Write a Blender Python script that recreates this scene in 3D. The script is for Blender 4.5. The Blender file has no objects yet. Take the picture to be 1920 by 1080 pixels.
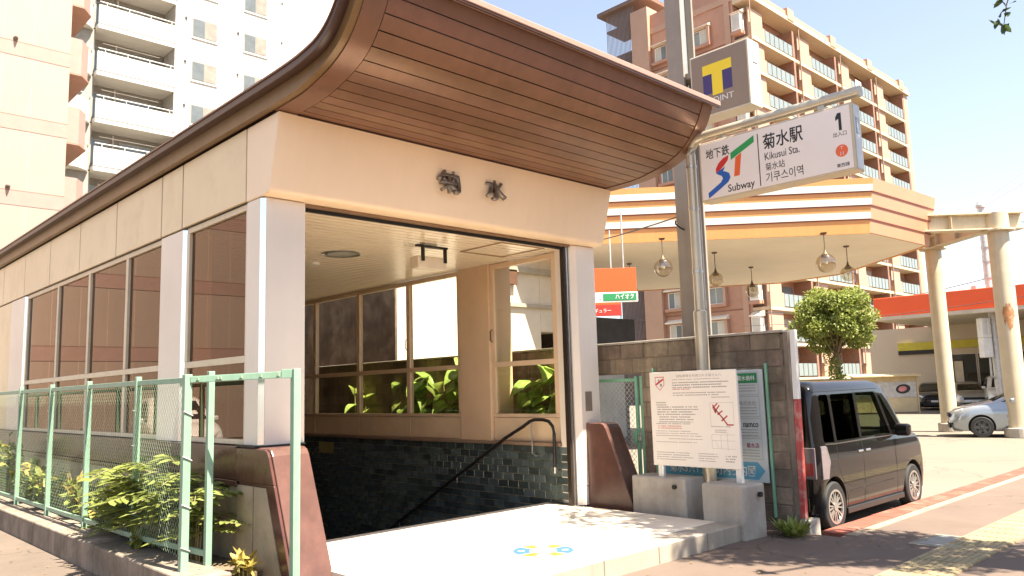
import bpy, bmesh, math, random
from math import radians, sin, cos, pi, sqrt
from mathutils import Vector, Matrix

S = bpy.context.scene
COL = S.collection
# ------------------------------------------------------------------ camera, sky, sun, exposure
cam_d = bpy.data.cameras.new('camera'); cam = bpy.data.objects.new('camera', cam_d); COL.objects.link(cam)
YAW, PITCH, ROLL = radians(46.18), radians(7.353), radians(-1.677)
fw = Vector((cos(YAW)*cos(PITCH), sin(YAW)*cos(PITCH), sin(PITCH)))
rt = Vector((sin(YAW), -cos(YAW), 0)); up = rt.cross(fw)
r2 = cos(ROLL)*rt + sin(ROLL)*up; u2 = -sin(ROLL)*rt + cos(ROLL)*up
cam.matrix_world = Matrix(((r2.x, u2.x, -fw.x, 0), (r2.y, u2.y, -fw.y, 0), (r2.z, u2.z, -fw.z, 1.70), (0, 0, 0, 1)))
cam_d.sensor_width = 36; cam_d.lens = 36*1481.6/1920; cam_d.clip_start = .05; cam_d.clip_end = 3000
S.camera = cam
SUN = Vector((.05, -.44, .89)).normalized()          # direction towards the sun
W = bpy.data.worlds.new('World'); S.world = W; W.use_nodes = True
wn = W.node_tree; wn.nodes.clear()
sky = wn.nodes.new('ShaderNodeTexSky'); sky.sky_type = 'NISHITA'; sky.sun_disc = False
sky.sun_elevation = math.asin(SUN.z); sky.sun_rotation = math.atan2(SUN.x, SUN.y)
sky.air_density = 1.0; sky.dust_density = 1.0; sky.ozone_density = 1.2; sky.altitude = 20
bg = wn.nodes.new('ShaderNodeBackground'); bg.inputs['Strength'].default_value = .15
wo = wn.nodes.new('ShaderNodeOutputWorld')
hz = wn.nodes.new('ShaderNodeHueSaturation'); hz.inputs['Saturation'].default_value = .68; hz.inputs['Value'].default_value = .445   # thin summer haze
wn.links.new(sky.outputs[0], hz.inputs['Color']); wn.links.new(hz.outputs[0], bg.inputs[0]); wn.links.new(bg.outputs[0], wo.inputs[0])
sd = bpy.data.lights.new('sun', 'SUN'); sd.energy = 5.0; sd.angle = radians(.53); sd.color = (1, .90, .745)
so = bpy.data.objects.new('sun', sd); COL.objects.link(so); so.rotation_euler = SUN.to_track_quat('Z', 'Y').to_euler()
so.location = (0, -20, 40)
S.view_settings.view_transform = 'Standard'; S.view_settings.look = 'None'
S.view_settings.exposure = 2.15; S.view_settings.gamma = 1; S.view_settings.use_curve_mapping = False
S.render.engine = 'CYCLES'
S.cycles.max_bounces = 8; S.cycles.diffuse_bounces = 4; S.cycles.glossy_bounces = 4
S.cycles.transparent_max_bounces = 16; S.cycles.use_denoising = True
S.cycles.caustics_reflective = False; S.cycles.caustics_refractive = False

# ------------------------------------------------------------------ materials
MATS = {}
def M(name, rgb, rough=.6, metal=0., var=.12, scale=3., bump=0., bscale=60., rand=0., streak=0., spec=.5, coat=0., speck=0., trans=0., dirt=None, dscale=1.2, crack=0.):
    if name in MATS: return MATS[name]
    m = bpy.data.materials.new(name); m.use_nodes = True; nt = m.node_tree; N = nt.nodes; L = nt.links
    b = N['Principled BSDF']; out = N['Material Output']
    b.inputs['Roughness'].default_value = rough; b.inputs['Metallic'].default_value = metal
    b.inputs['Specular IOR Level'].default_value = spec; b.inputs['Coat Weight'].default_value = coat
    b.inputs['Coat Roughness'].default_value = .04
    g = N.new('ShaderNodeNewGeometry')
    col = N.new('ShaderNodeRGB'); col.outputs[0].default_value = (*rgb, 1); cur = col.outputs[0]
    def noise(sc, det=4, vec=None, rough_=.6):
        n = N.new('ShaderNodeTexNoise'); n.inputs['Scale'].default_value = sc; n.inputs['Detail'].default_value = det
        n.inputs['Roughness'].default_value = rough_; L.new(vec or g.outputs['Position'], n.inputs['Vector']); return n.outputs['Fac']
    def hsv(cur, fac, lo, hi):
        r = N.new('ShaderNodeMapRange'); r.inputs[1].default_value = .3; r.inputs[2].default_value = .7
        r.inputs[3].default_value = lo; r.inputs[4].default_value = hi; L.new(fac, r.inputs[0])
        h = N.new('ShaderNodeHueSaturation'); L.new(r.outputs[0], h.inputs['Value']); L.new(cur, h.inputs['Color']); return h.outputs[0]
    if var: cur = hsv(cur, noise(scale), 1-var, 1+var)
    if speck: cur = hsv(cur, noise(220, 2), 1-speck, 1+speck)
    if rand:
        oi = N.new('ShaderNodeObjectInfo'); r = N.new('ShaderNodeMapRange'); r.inputs[3].default_value = 1-rand; r.inputs[4].default_value = 1+rand
        L.new(oi.outputs['Random'], r.inputs[0]); h = N.new('ShaderNodeHueSaturation'); L.new(r.outputs[0], h.inputs['Value'])
        ml = N.new('ShaderNodeMath'); ml.operation = 'MULTIPLY_ADD'; ml.inputs[1].default_value = 7.13; ml.inputs[2].default_value = 0; L.new(oi.outputs['Random'], ml.inputs[0])
        fr = N.new('ShaderNodeMath'); fr.operation = 'FRACT'; L.new(ml.outputs[0], fr.inputs[0])
        r3 = N.new('ShaderNodeMapRange'); r3.inputs[3].default_value = .5-rand*.08; r3.inputs[4].default_value = .5+rand*.08; L.new(fr.outputs[0], r3.inputs[0])
        L.new(r3.outputs[0], h.inputs['Hue']); L.new(cur, h.inputs['Color']); cur = h.outputs[0]
    if streak:
        mp = N.new('ShaderNodeMapping'); mp.inputs['Scale'].default_value = (9, 9, .5); L.new(g.outputs['Position'], mp.inputs['Vector'])
        cur = hsv(cur, noise(1.2, 5, mp.outputs[0]), 1-streak, 1+streak*.4)
    if dirt:
        mx = N.new('ShaderNodeMix'); mx.data_type = 'RGBA'; r = N.new('ShaderNodeMapRange'); r.inputs[1].default_value = .5; r.inputs[2].default_value = .72
        L.new(noise(dscale, 7, None, .68), r.inputs[0]); L.new(r.outputs[0], mx.inputs[0]); L.new(cur, mx.inputs[6]); mx.inputs[7].default_value = (*dirt, 1); cur = mx.outputs[2]
    if crack:
        nd_ = N.new('ShaderNodeTexNoise'); nd_.inputs['Scale'].default_value = 2.2; nd_.inputs['Detail'].default_value = 5; L.new(g.outputs['Position'], nd_.inputs['Vector'])
        vm = N.new('ShaderNodeVectorMath'); vm.operation = 'MULTIPLY_ADD'; vm.inputs[1].default_value = (.6, .6, .6); L.new(nd_.outputs['Color'], vm.inputs[0]); L.new(g.outputs['Position'], vm.inputs[2])
        vo = N.new('ShaderNodeTexVoronoi'); vo.feature = 'DISTANCE_TO_EDGE'; vo.inputs['Scale'].default_value = .33; L.new(vm.outputs[0], vo.inputs['Vector'])
        cr = N.new('ShaderNodeMapRange'); cr.inputs[1].default_value = .0; cr.inputs[2].default_value = .006; cr.inputs[3].default_value = 1-crack; cr.inputs[4].default_value = 1; L.new(vo.outputs['Distance'], cr.inputs[0])
        hc = N.new('ShaderNodeHueSaturation'); L.new(cr.outputs[0], hc.inputs['Value']); L.new(cur, hc.inputs['Color']); cur = hc.outputs[0]
    L.new(cur, b.inputs['Base Color'])
    if bump:
        bp = N.new('ShaderNodeBump'); bp.inputs['Strength'].default_value = bump; bp.inputs['Distance'].default_value = .01
        L.new(noise(bscale, 5), bp.inputs['Height']); L.new(bp.outputs[0], b.inputs['Normal'])
    if trans:
        t = N.new('ShaderNodeBsdfTranslucent'); L.new(cur, t.inputs['Color']); ms = N.new('ShaderNodeMixShader'); ms.inputs[0].default_value = trans
        L.new(b.outputs[0], ms.inputs[1]); L.new(t.outputs[0], ms.inputs[2]); L.new(ms.outputs[0], out.inputs[0])
    MATS[name] = m; return m
def glass(name, tint, refl=0., rough=0., ior=1.5, gcol=(1, 1, 1)):
    if name in MATS: return MATS[name]
    m = bpy.data.materials.new(name); m.use_nodes = True; nt = m.node_tree; N = nt.nodes; L = nt.links
    N.remove(N['Principled BSDF']); out = N['Material Output']
    f = N.new('ShaderNodeFresnel'); f.inputs[0].default_value = ior
    a = N.new('ShaderNodeMath'); a.operation = 'ADD'; a.inputs[1].default_value = refl; a.use_clamp = True; L.new(f.outputs[0], a.inputs[0])
    ge = N.new('ShaderNodeNewGeometry'); inv = N.new('ShaderNodeMath'); inv.operation = 'SUBTRACT'; inv.inputs[0].default_value = 1; L.new(ge.outputs['Backfacing'], inv.inputs[1])
    mu = N.new('ShaderNodeMath'); mu.operation = 'MULTIPLY'; L.new(a.outputs[0], mu.inputs[0]); L.new(inv.outputs[0], mu.inputs[1]); a = mu
    t = N.new('ShaderNodeBsdfTransparent'); t.inputs[0].default_value = (*tint, 1)
    gl = N.new('ShaderNodeBsdfGlossy'); gl.inputs['Roughness'].default_value = rough; gl.inputs['Color'].default_value = (*gcol, 1)
    ms = N.new('ShaderNodeMixShader'); L.new(a.outputs[0], ms.inputs[0]); L.new(t.outputs[0], ms.inputs[1]); L.new(gl.outputs[0], ms.inputs[2])
    L.new(ms.outputs[0], out.inputs[0]); MATS[name] = m; return m

CREAM = M('cream_enamel', (.80, .65, .43), .32, var=.06, scale=.7, streak=.03, dirt=(.70, .555, .36), dscale=2.5)
CREAMF = M('cream_front_enamel', (.92, .71, .51), .35, var=.05, scale=.7, streak=.02)
COLM = M('pale_column_enamel', (.80, .71, .62), .3, var=.05, scale=1.1, streak=.02)
FRAME = M('window_frame_paint', (.70, .58, .42), .4, var=.08, streak=.08)
INNER = M('inner_panel', (.76, .57, .38), .4, var=.06)
BROWN = M('brown_metal', (.20, .098, .06), .33, metal=.25, var=.12, scale=2.5, streak=.1)
BROWND = M('dark_brown_metal', (.065, .032, .024), .35, var=.15)
RIM = M('pinkish_rim_metal', (.33, .20, .16), .45, var=.06, scale=1.5, streak=.05)  # pinker and paler brown than the other canopy metal
STONE = M('polished_brown_stone', (.085, .034, .026), .22, var=.25, scale=5, speck=.2, streak=.15)
STONEL = M('brown_buttress_stone', (.11, .054, .042), .27, var=.2, scale=4, speck=.15, streak=.12)
GRANITE = M('speckled_granite', (.36, .29, .20), .5, var=.15, speck=.55, bump=.05, dirt=(.22, .18, .12), dscale=2)
BLACK = M('black_gap', (.012, .010, .009), .6, var=0)
RUBBER = M('black_rubber', (.018, .018, .018), .7, var=.2)
STEEL = M('brushed_steel', (.55, .53, .50), .35, metal=.9, var=.1, scale=12)
GALV = M('galvanised_steel', (.50, .49, .47), .45, metal=.45, var=.15, scale=8, streak=.12)
CONC = M('concrete', (.42, .38, .33), .85, var=.15, scale=2, bump=.25, speck=.12, streak=.12, dirt=(.26, .23, .19))
CONCD = M('weathered_concrete', (.23, .185, .145), .9, var=.3, scale=3, bump=.4, bscale=40, speck=.15, streak=.3, dirt=(.09, .075, .055), dscale=1.8)
BLOCK = M('old_block', (.25, .19, .14), .9, var=.35, scale=3, bump=.9, bscale=35, speck=.2, rand=.18, streak=.3, dirt=(.085, .07, .05), dscale=1.6)
MORTAR = M('mortar', (.19, .15, .115), .9, var=.2, bump=.3)
PLAT = M('landing_stone', (.74, .66, .545), .75, var=.08, scale=1.4, speck=.18, bump=.08, dirt=(.62, .53, .42), dscale=.9)
EDGEST = M('granite_edge_stone', (.36, .31, .25), .75, var=.12, scale=3, speck=.35, bump=.12, rand=.05, streak=.15)
ASPH = M('pinkish_asphalt', (.120, .085, .066), .85, var=.1, scale=1.1, speck=.22, bump=.2, bscale=150, dirt=(.105, .072, .054), dscale=.7, crack=.5)
ROADM = M('grey_asphalt', (.10, .092, .085), .85, var=.15, speck=.25, bump=.2, bscale=120)
ALLEY = M('alley_asphalt', (.12, .091, .07), .85, var=.15, scale=1.5, speck=.25, bump=.2, bscale=140, dirt=(.10, .077, .061), crack=.5)
LOTM = M('pale_lot_concrete', (.150, .132, .102), .85, var=.08, scale=.5, speck=.12, bump=.1, dirt=(.145, .127, .098), dscale=.35, crack=.5)
SOIL = M('dry_soil', (.17, .125, .08), .95, var=.35, scale=9, bump=.8, bscale=45)
REDK = M('worn_red_paint', (.21, .058, .036), .8, var=.2, scale=4, bump=.2, dirt=(.22, .14, .10), dscale=3)
YELT = M('tactile_yellow', (.26, .205, .115), .75, var=.12, scale=2, speck=.15, rand=.07, bump=.1, dirt=(.22, .17, .10))
GREEN = M('mint_fence_paint', (.22, .36, .26), .45, var=.12, scale=5, streak=.14, dirt=(.18, .28, .195), dscale=5)
GREEND = M('green_wire', (.30, .40, .27), .5, var=.1)
GREENG = M('gate_green_paint', (.24, .50, .33), .5, var=.15, streak=.15)
WIREW = M('zinc_wire', (.52, .52, .48), .45, metal=.3, var=.1)
WHITE = M('white_paint', (.80, .78, .74), .45, var=.05, streak=.06)
BOARDW = M('notice_board_white', (.82, .76, .70), .4, var=.03)
INK = M('black_ink', (.02, .02, .022), .5, var=0)
INKG = M('grey_ink', (.30, .27, .25), .6, var=0)
REDI = M('red_ink', (.55, .03, .03), .5, var=0)
BLUEI = M('blue_print', (.10, .36, .52), .45, var=.05)
GREENI = M('green_print', (.03, .24, .09), .45, var=0)
SBLUE = M('logo_blue', (.03, .12, .45), .4, var=0)
SGREEN = M('logo_green', (.04, .33, .10), .4, var=0)
SRED = M('logo_red', (.60, .04, .04), .4, var=0)
SORANGE = M('logo_vermilion', (.80, .14, .045), .4, var=0)
YELLOW = M('logo_yellow', (.90, .68, .02), .4, var=0)
PURPLE = M('logo_purple', (.055, .03, .15), .4, var=0)
SIGNW = M('sign_face_white', (.84, .76, .72), .3, var=.02)
TAUPE = M('taupe_sign_face', (.27, .20, .14), .35, var=.05)
TSIDE = M('cream_sign_side', (.62, .57, .47), .4, var=.05, streak=.06)
POLEG = M('grey_pole_paint', (.30, .26, .215), .45, var=.08, streak=.12)
PIPE = M('beige_pipe_paint', (.56, .49, .38), .32, metal=.45, var=.08, streak=.1)
LETTER = M('letter_metal', (.27, .235, .20), .35, metal=.7, var=.1)
REDP = M('vermilion_panel', (.78, .105, .028), .4, var=.05, scale=.7)
ORANGE = M('orange_band', (.78, .36, .13), .45, var=.06, scale=.6, streak=.06)
SALMON = M('salmon_band', (.52, .255, .15), .45, var=.06, scale=.6)
GLAREW = M('glare_white_band', (.86, .80, .70), .4, var=.03)
SOFFITW = M('cream_soffit', (.88, .77, .62), .5, var=.06, scale=.5)
CREAMC = M('cream_column_paint', (.56, .48, .34), .5, var=.06, scale=2, streak=.1, dirt=(.46, .38, .25), dscale=1.1)
BRICKA = M('brown_apartment_tile', (.40, .215, .145), .6, var=.08, scale=1.5, bump=.1, bscale=20)
BRICKP = M('peach_apartment_tile', (.43, .265, .185), .6, var=.06, scale=.8)
BRICKL = M('pale_peach_trim', (.5, .32, .2), .6, var=.05)
SLABY = M('balcony_slab_underside', (.52, .41, .28), .7, var=.06)
RECESS = M('balcony_recess', (.19, .10, .07), .7, var=.15)
BALG = M('frosted_balcony_glass', (.20, .235, .23), .2, var=.08, spec=.6)
WING = M('window_glass_far', (.16, .19, .20), .08, var=.2, scale=.4, spec=.7)
WINC = M('curtained_window', (.50, .47, .41), .25, var=.12, scale=1.5)
DARKR = M('dark_interior', (.03, .028, .026), .7, var=.3)
PINK = M('pink_tile_wall', (.31, .24, .195), .6, var=.04, scale=.4, streak=.06)
PINKB = M('pink_band', (.30, .20, .168), .6, var=.05)
PINKU = M('brown_balcony_underside', (.30, .16, .11), .7, var=.08)
WAPT = M('white_apartment_paint', (.58, .555, .51), .6, var=.04, scale=.3, streak=.04)
GREYR = M('shaded_recess_grey', (.26, .245, .215), .7, var=.12)  # shade of the balcony recess painted as a grey wall
CARB = M('black_car_paint', (.008, .007, .007), .3, var=.0, spec=.03, coat=1.)
CARS = M('silver_blue_car_paint', (.34, .38, .43), .28, metal=.55, var=.03, coat=.8)
CARW = M('white_car_paint', (.74, .74, .72), .25, var=.02, coat=.8)
CARG = M('silver_car_paint', (.42, .42, .41), .28, metal=.5, var=.02, coat=.8)
CARGL = M('car_glass', (.012, .014, .013), .02, var=0, spec=.5)
CHROME = M('chrome', (.72, .71, .69), .12, metal=1., var=0)
RIMM = M('alloy_rim', (.55, .54, .52), .28, metal=.85, var=.05)
TAILR = M('tail_lamp_red', (.30, .02, .02), .12, var=0, coat=1)
TAILC = M('smoked_lamp', (.16, .13, .14), .1, var=.1, coat=1)
HEADL = M('headlamp', (.62, .60, .55), .1, var=.1, coat=1)
LEAF = M('weed_leaf', (.23, .27, .065), .5, var=.35, scale=11, trans=.4)
LEAFY = M('yellowing_leaf', (.40, .32, .08), .55, var=.3, scale=11, trans=.4)
LEAFB = M('broad_leaf', (.33, .45, .10), .4, var=.3, scale=7, trans=.4, rand=.25)
LEAFT = M('street_tree_leaf', (.05, .085, .022), .5, var=.35, scale=9, trans=.35)
LEAFR = M('round_tree_leaf', (.24, .28, .06), .55, var=.35, scale=5, trans=.4)
BARK = M('bark', (.16, .115, .075), .9, var=.3, scale=12, bump=.6)
STEM = M('plant_stem', (.26, .23, .10), .7, var=.2, scale=9)
GLOBE = glass('lamp_globe_glass', (.80, .73, .62), .08)
GLASSL = glass('bronze_window_glass', (.30, .21, .15), .04, gcol=(.97, .80, .68))
GLASSR = glass('clear_window_glass', (.88, .86, .80), .0)

# ------------------------------------------------------------------ mesh helpers
class MB:
    def __init__(s): s.v = []; s.f = []; s.mi = []; s.cur = 0
    def add(s, vs, fs):
        n = len(s.v); s.v += [tuple(p) for p in vs]
        for f in fs: s.f.append(tuple(i+n for i in f)); s.mi.append(s.cur)
        return s
    def box(s, x0, x1, y0, y1, z0, z1):
        return s.add([(x0,y0,z0),(x1,y0,z0),(x1,y1,z0),(x0,y1,z0),(x0,y0,z1),(x1,y0,z1),(x1,y1,z1),(x0,y1,z1)],
                     [(0,3,2,1),(4,5,6,7),(0,1,5,4),(1,2,6,5),(2,3,7,6),(3,0,4,7)])
    def obox(s, c, d, rz=0, rx=0, ry=0):
        R = Matrix.Rotation(rz, 3, 'Z') @ Matrix.Rotation(ry, 3, 'Y') @ Matrix.Rotation(rx, 3, 'X'); c = Vector(c)
        q = [(a*d[0]/2, b*d[1]/2, e*d[2]/2) for e in (-1, 1) for a, b in ((-1,-1),(1,-1),(1,1),(-1,1))]
        return s.add([c + R @ Vector(p) for p in q], [(0,3,2,1),(4,5,6,7),(0,1,5,4),(1,2,6,5),(2,3,7,6),(3,0,4,7)])
    def prism(s, pts, ax, a, b):
        """polygon pts in the two other axes, extruded along ax from a to b"""
        def P(p, t): return {'x': (t, p[0], p[1]), 'y': (p[0], t, p[1]), 'z': (p[0], p[1], t)}[ax]
        area = sum(pts[i][0]*pts[(i+1) % len(pts)][1]-pts[(i+1) % len(pts)][0]*pts[i][1] for i in range(len(pts)))
        if (area > 0) == (ax == 'y'): pts = pts[::-1]
        n = len(pts); vs = [P(p, a) for p in pts] + [P(p, b) for p in pts]
        fs = [tuple(range(n-1, -1, -1)), tuple(range(n, 2*n))] + [(i, (i+1) % n, n+(i+1) % n, n+i) for i in range(n)]
        return s.add(vs, fs)
    def quad(s, *p): return s.add(p, [tuple(range(len(p)))])
    def tube(s, pts, r, n=8, caps=True, rs=None):
        pts = [Vector(p) for p in pts]; rings = []
        for i, p in enumerate(pts):
            d = (pts[min(i+1, len(pts)-1)]-pts[max(i-1, 0)]).normalized()
            a = d.cross(Vector((0, 0, 1)) if abs(d.z) < .95 else Vector((1, 0, 0))).normalized()
            if rings and a.dot(pa) < 0: a = -a
            pa = a; b = d.cross(a); rr = rs[i] if rs else r
            rings.append([p + rr*(cos(2*pi*k/n)*a + sin(2*pi*k/n)*b) for k in range(n)])
        vs = [q for R in rings for q in R]; fs = []
        for i in range(len(pts)-1):
            for k in range(n): fs.append((i*n+k, i*n+(k+1) % n, (i+1)*n+(k+1) % n, (i+1)*n+k))
        if caps: fs += [tuple(range(n-1, -1, -1)), tuple(range((len(pts)-1)*n, len(pts)*n))]
        return s.add(vs, fs)
    def lathe(s, c, prof, n=20, axis='z', caps=True):
        vs = []; fs = []
        for r, h in prof:
            for k in range(n):
                t = 2*pi*k/n
                q = {'z': (r*cos(t), r*sin(t), h), 'y': (r*cos(t), h, r*sin(t)), 'x': (h, r*cos(t), r*sin(t))}[axis]
                vs.append((c[0]+q[0], c[1]+q[1], c[2]+q[2]))
        for i in range(len(prof)-1):
            for k in range(n): fs.append((i*n+k, i*n+(k+1) % n, (i+1)*n+(k+1) % n, (i+1)*n+k))
        if caps: fs += [tuple(range(n-1, -1, -1)), tuple(range((len(prof)-1)*n, len(prof)*n))]
        return s.add(vs, fs)
    def mesh(s, name, mats):
        me = bpy.data.meshes.new(name); me.from_pydata(s.v, [], s.f)
        for m in (mats if isinstance(mats, (list, tuple)) else [mats]): me.materials.append(m)
        if any(s.mi): me.polygons.foreach_set('material_index', s.mi)
        me.update(); return me
    def build(s, name, mats, parent=None, bevel=0., smooth=False, seg=2, kind=None, fixn=False):
        me = s.mesh(name, mats)
        if fixn:
            bm = bmesh.new(); bm.from_mesh(me); bmesh.ops.recalc_face_normals(bm, faces=bm.faces); bm.to_mesh(me); bm.free()
        return link(name, me, parent, bevel, smooth, seg, kind)
def link(name, me, parent=None, bevel=0., smooth=False, seg=2, kind=None):
    o = bpy.data.objects.new(name, me); COL.objects.link(o)
    if parent: attach(o, parent)
    if bevel:
        b = o.modifiers.new('bevel', 'BEVEL'); b.width = bevel; b.segments = seg; b.limit_method = 'ANGLE'; b.angle_limit = radians(35)
    if smooth:
        me.polygons.foreach_set('use_smooth', [True]*len(me.polygons))
        me.set_sharp_from_angle(angle=radians(38))
    if kind: o['kind'] = kind
    return o
def world_of(o):
    m = o.matrix_basis.copy()
    if o.parent: m = world_of(o.parent) @ o.matrix_parent_inverse @ m
    return m
def attach(o, parent):
    o.parent = parent; o.matrix_parent_inverse = world_of(parent).inverted()
def thing(name, label, cat, loc=(0, 0, 0), group=None, rz=0):
    o = bpy.data.objects.new(name, None); COL.objects.link(o); o.location = loc; o.rotation_euler = (0, 0, rz)
    o.empty_display_size = .1
    return tag(o, label, cat, group)
def tag(o, label, cat, group=None):
    o['label'] = label; o['category'] = cat
    if group: o['group'] = group
    return o
def struct(name, mb, mat, bevel=0.):
    o = mb.build(name, mat, None, bevel); o['kind'] = 'structure'; return o
def bx(*a): return MB().box(*a)
def text(name, body, mat, parent, c, xd, yd, w=None, h=None, depth=.003, bold=0.):
    cu = bpy.data.curves.new(name, 'FONT'); cu.body = body; cu.size = 1; cu.resolution_u = 3; cu.offset = bold
    o = bpy.data.objects.new(name, cu); COL.objects.link(o)
    bpy.context.view_layer.update()
    dg = bpy.context.evaluated_depsgraph_get(); me = bpy.data.meshes.new_from_object(o.evaluated_get(dg))
    bpy.data.objects.remove(o); bpy.data.curves.remove(cu)
    if not me.vertices: return None
    xs = [v.co.x for v in me.vertices]; ys = [v.co.y for v in me.vertices]
    bw, bh = max(xs)-min(xs), max(ys)-min(ys); cx, cy = (max(xs)+min(xs))/2, (max(ys)+min(ys))/2
    sx = sy = None
    if h: sy = h/bh
    if w: sx = w/bw
    sx = sx or sy; sy = sy or sx
    xd = Vector(xd).normalized(); yd = Vector(yd).normalized(); nd = xd.cross(yd); c = Vector(c)
    bm = bmesh.new(); bm.from_mesh(me)
    for v in bm.verts:
        v.co = c + xd*((v.co.x-cx)*sx) + yd*((v.co.y-cy)*sy)
    r = bmesh.ops.extrude_face_region(bm, geom=bm.faces[:])
    for g in r['geom']:
        if isinstance(g, bmesh.types.BMVert): g.co += nd*depth
    bmesh.ops.recalc_face_normals(bm, faces=bm.faces)
    bm.to_mesh(me); bm.free(); me.materials.clear(); me.materials.append(mat)
    for p in me.polygons: p.material_index = 0
    return link(name, me, parent)
def dup(o, parent=None, offset=None):
    c = o.copy(); COL.objects.link(c)
    if parent is not None: c.parent = parent
    for ch in list(o.children): dup(ch, c)
    return c
rng = random.Random(7)

# ================================================================== THE GROUND
HX0, HX1, HY0, HY1 = 3.75, 7.97, 7.70, 22.0              # stair pit
g = MB()
for a in ((-900, HX0, -900, 1500), (HX1, 1500, -900, 1500), (HX0, HX1, -900, HY0), (HX0, HX1, HY1, 1500)):
    g.quad((a[0], a[2], -.10), (a[1], a[2], -.10), (a[1], a[3], -.10), (a[0], a[3], -.10))
struct('ground', g, ROADM)
struct('pavement', bx(-60, 120, -2.2, 4.02, -.12, 0).box(3.1, 8.72, 4.02, 7.68, -.12, -.001), ASPH)
struct('alley', bx(-14, 2.60, 4.02, 33.2, -.12, -.004), ALLEY)
struct('road_kerb', bx(-60, 120, -2.36, -2.203, -.12, .02), CONC, .01)
struct('station_lot', bx(8.75, 120, 4.30, 60, -.12, -.06), LOTM)
struct('gutter_strip', bx(8.86, 120, 3.90, 4.022, -.11, .008), M('gutter_concrete', (.25, .195, .14), .85, var=.15, speck=.15))
rk = struct('red_kerb', bx(8.85, 9.0, 4.026, 4.298, -.12, .02), REDK, .012)
x = 9.006
while x < 46:
    bx(x, x+.594, 4.026, 4.298, -.12, .022+rng.uniform(-.004, .004)).build('kerb_stone', REDK, rk, .012); x += .6
bx(46.1, 120, 4.026, 4.298, -.12, .02).build('kerb_stone', REDK, rk)
struct('planting_bed', bx(2.98, 3.46, 6.9, 26, -.12, .16), SOIL)
# tactile strip of yellow tiles
tac = struct('tactile_paving', bx(-6, 40, 2.52, 3.02, -.05, .004), M('tactile_joint', (.22, .17, .11), .9))
tm = MB().box(-.146, .146, -.122, .122, 0, .010)
for k in range(4): tm.box(-.13, .13, -.10+k*.06-.012, -.10+k*.06+.022, .010, .0145)
tmesh = tm.mesh('tactile_tile', YELT)
for i in range(62):
    for j in range(2):
        o = link('tile', tmesh, tac); o.location = (1.0+i*.3, 2.645+j*.25, .003+rng.uniform(-.001, .001))
# drain cover
dc = thing('drain_cover', 'pale rectangular drain cover set in the pinkish pavement beside the parked van', 'drain cover', (9.1, 3.06, 0))
MB().obox((9.1, 3.06, .003), (.72, .50, .012), radians(-4)).build('rim', M('drain_rim', (.20, .17, .135), .8, speck=.2), dc, .003)
MB().obox((9.1, 3.06, .007), (.58, .36, .012), radians(-4)).build('lid', M('pale_lid', (.22, .22, .20), .6, var=.1, speck=.2), dc, .003)

# landing in front of the stairs
land = struct('landing', bx(3.78, 7.93, 5.06, 7.70, -.11, .170), PLAT)
xs = [3.60, 4.75, 5.60, 6.42, 7.26, 7.93]
for a, b in zip(xs, xs[1:]):
    bx(a+.003, b-.003, 4.75, 5.056, -.10, .172+rng.uniform(-.002, .002)).build('edge_stone', EDGEST, land, .012)
for yy in (6.0, 6.95):
    bx(3.80, 7.92, yy, yy+.012, .165, .1706).build('joint', M('joint_dark', (.20, .17, .13), .9), land)
# stairs
st = MB()
for i in range(22):
    st.box(3.80, 7.92, 7.70+i*.32, 7.70+(i+1)*.32+.02, .17-(i+1)*.165-.4, .17-(i+1)*.165)
struct('stairs', st, M('stair_stone', (.16, .135, .11), .7, speck=.2))
# floor mark
fm = thing('floor_sticker', 'round blue and orange sticker on the pale landing', 'sticker', (5.56, 5.47, .172))
def ringseg(r0, r1, a0, a1, c, z0, z1, n=10):
    m = MB(); P = []
    for r in (r0, r1):
        for k in range(n+1):
            t = a0+(a1-a0)*k/n; P.append((c[0]+r*cos(t), c[1]+r*sin(t)))
    vs = [(p[0], p[1], z) for z in (z0, z1) for p in P]; q = 2*(n+1); fs = []
    for k in range(n):
        fs += [(k, n+1+k, n+2+k, k+1), (q+k, q+k+1, q+n+2+k, q+n+1+k), (n+1+k, q+n+1+k, q+n+2+k, n+2+k), (k, k+1, q+k+1, q+k)]
    fs += [(0, q, q+n+1, n+1), (n, 2*n+1, q+2*n+1, q+n)]
    return m.add(vs, fs)
SC = (5.56, 5.47); W45 = radians(-43.8)
MB().lathe((SC[0], SC[1], .1695), [(.295, 0), (.295, .005)], 32).build('disc', M('sticker_white', (.60, .60, .58), .5, var=.05), fm)
SB = M('sticker_blue', (.05, .13, .30), .5, var=.1, scale=9); SO = M('sticker_orange', (.42, .16, .035), .5, var=.1, scale=9)
for k, (a, w_, mt) in enumerate(((0, 38, SB), (180, 38, SB), (58, 15, SO), (122, 15, SO), (238, 15, SO), (302, 15, SO))):
    ringseg(.13, .29, W45+radians(a-w_), W45+radians(a+w_), SC, .1742, .1757).build('ring_segment', mt, fm, fixn=True)
for a in (0, 180):
    d = Vector((cos(W45+radians(a)), sin(W45+radians(a)), 0))
    MB().obox(Vector((SC[0], SC[1], .1762))+d*.21, (.06, .036, .0008), W45).build('pictogram', WHITE, fm)

# ================================================================== SUBWAY ENTRANCE
E_ = thing('subway_entrance', 'cream panelled subway entrance with upswept brown canopy and stairs going down', 'subway entrance', (5.95, 7.1, .17))
Z0, Z1, ZF, ZT = 1.24, 3.64, 3.66, 4.415
XL, XR = 3.46, 8.44
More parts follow.
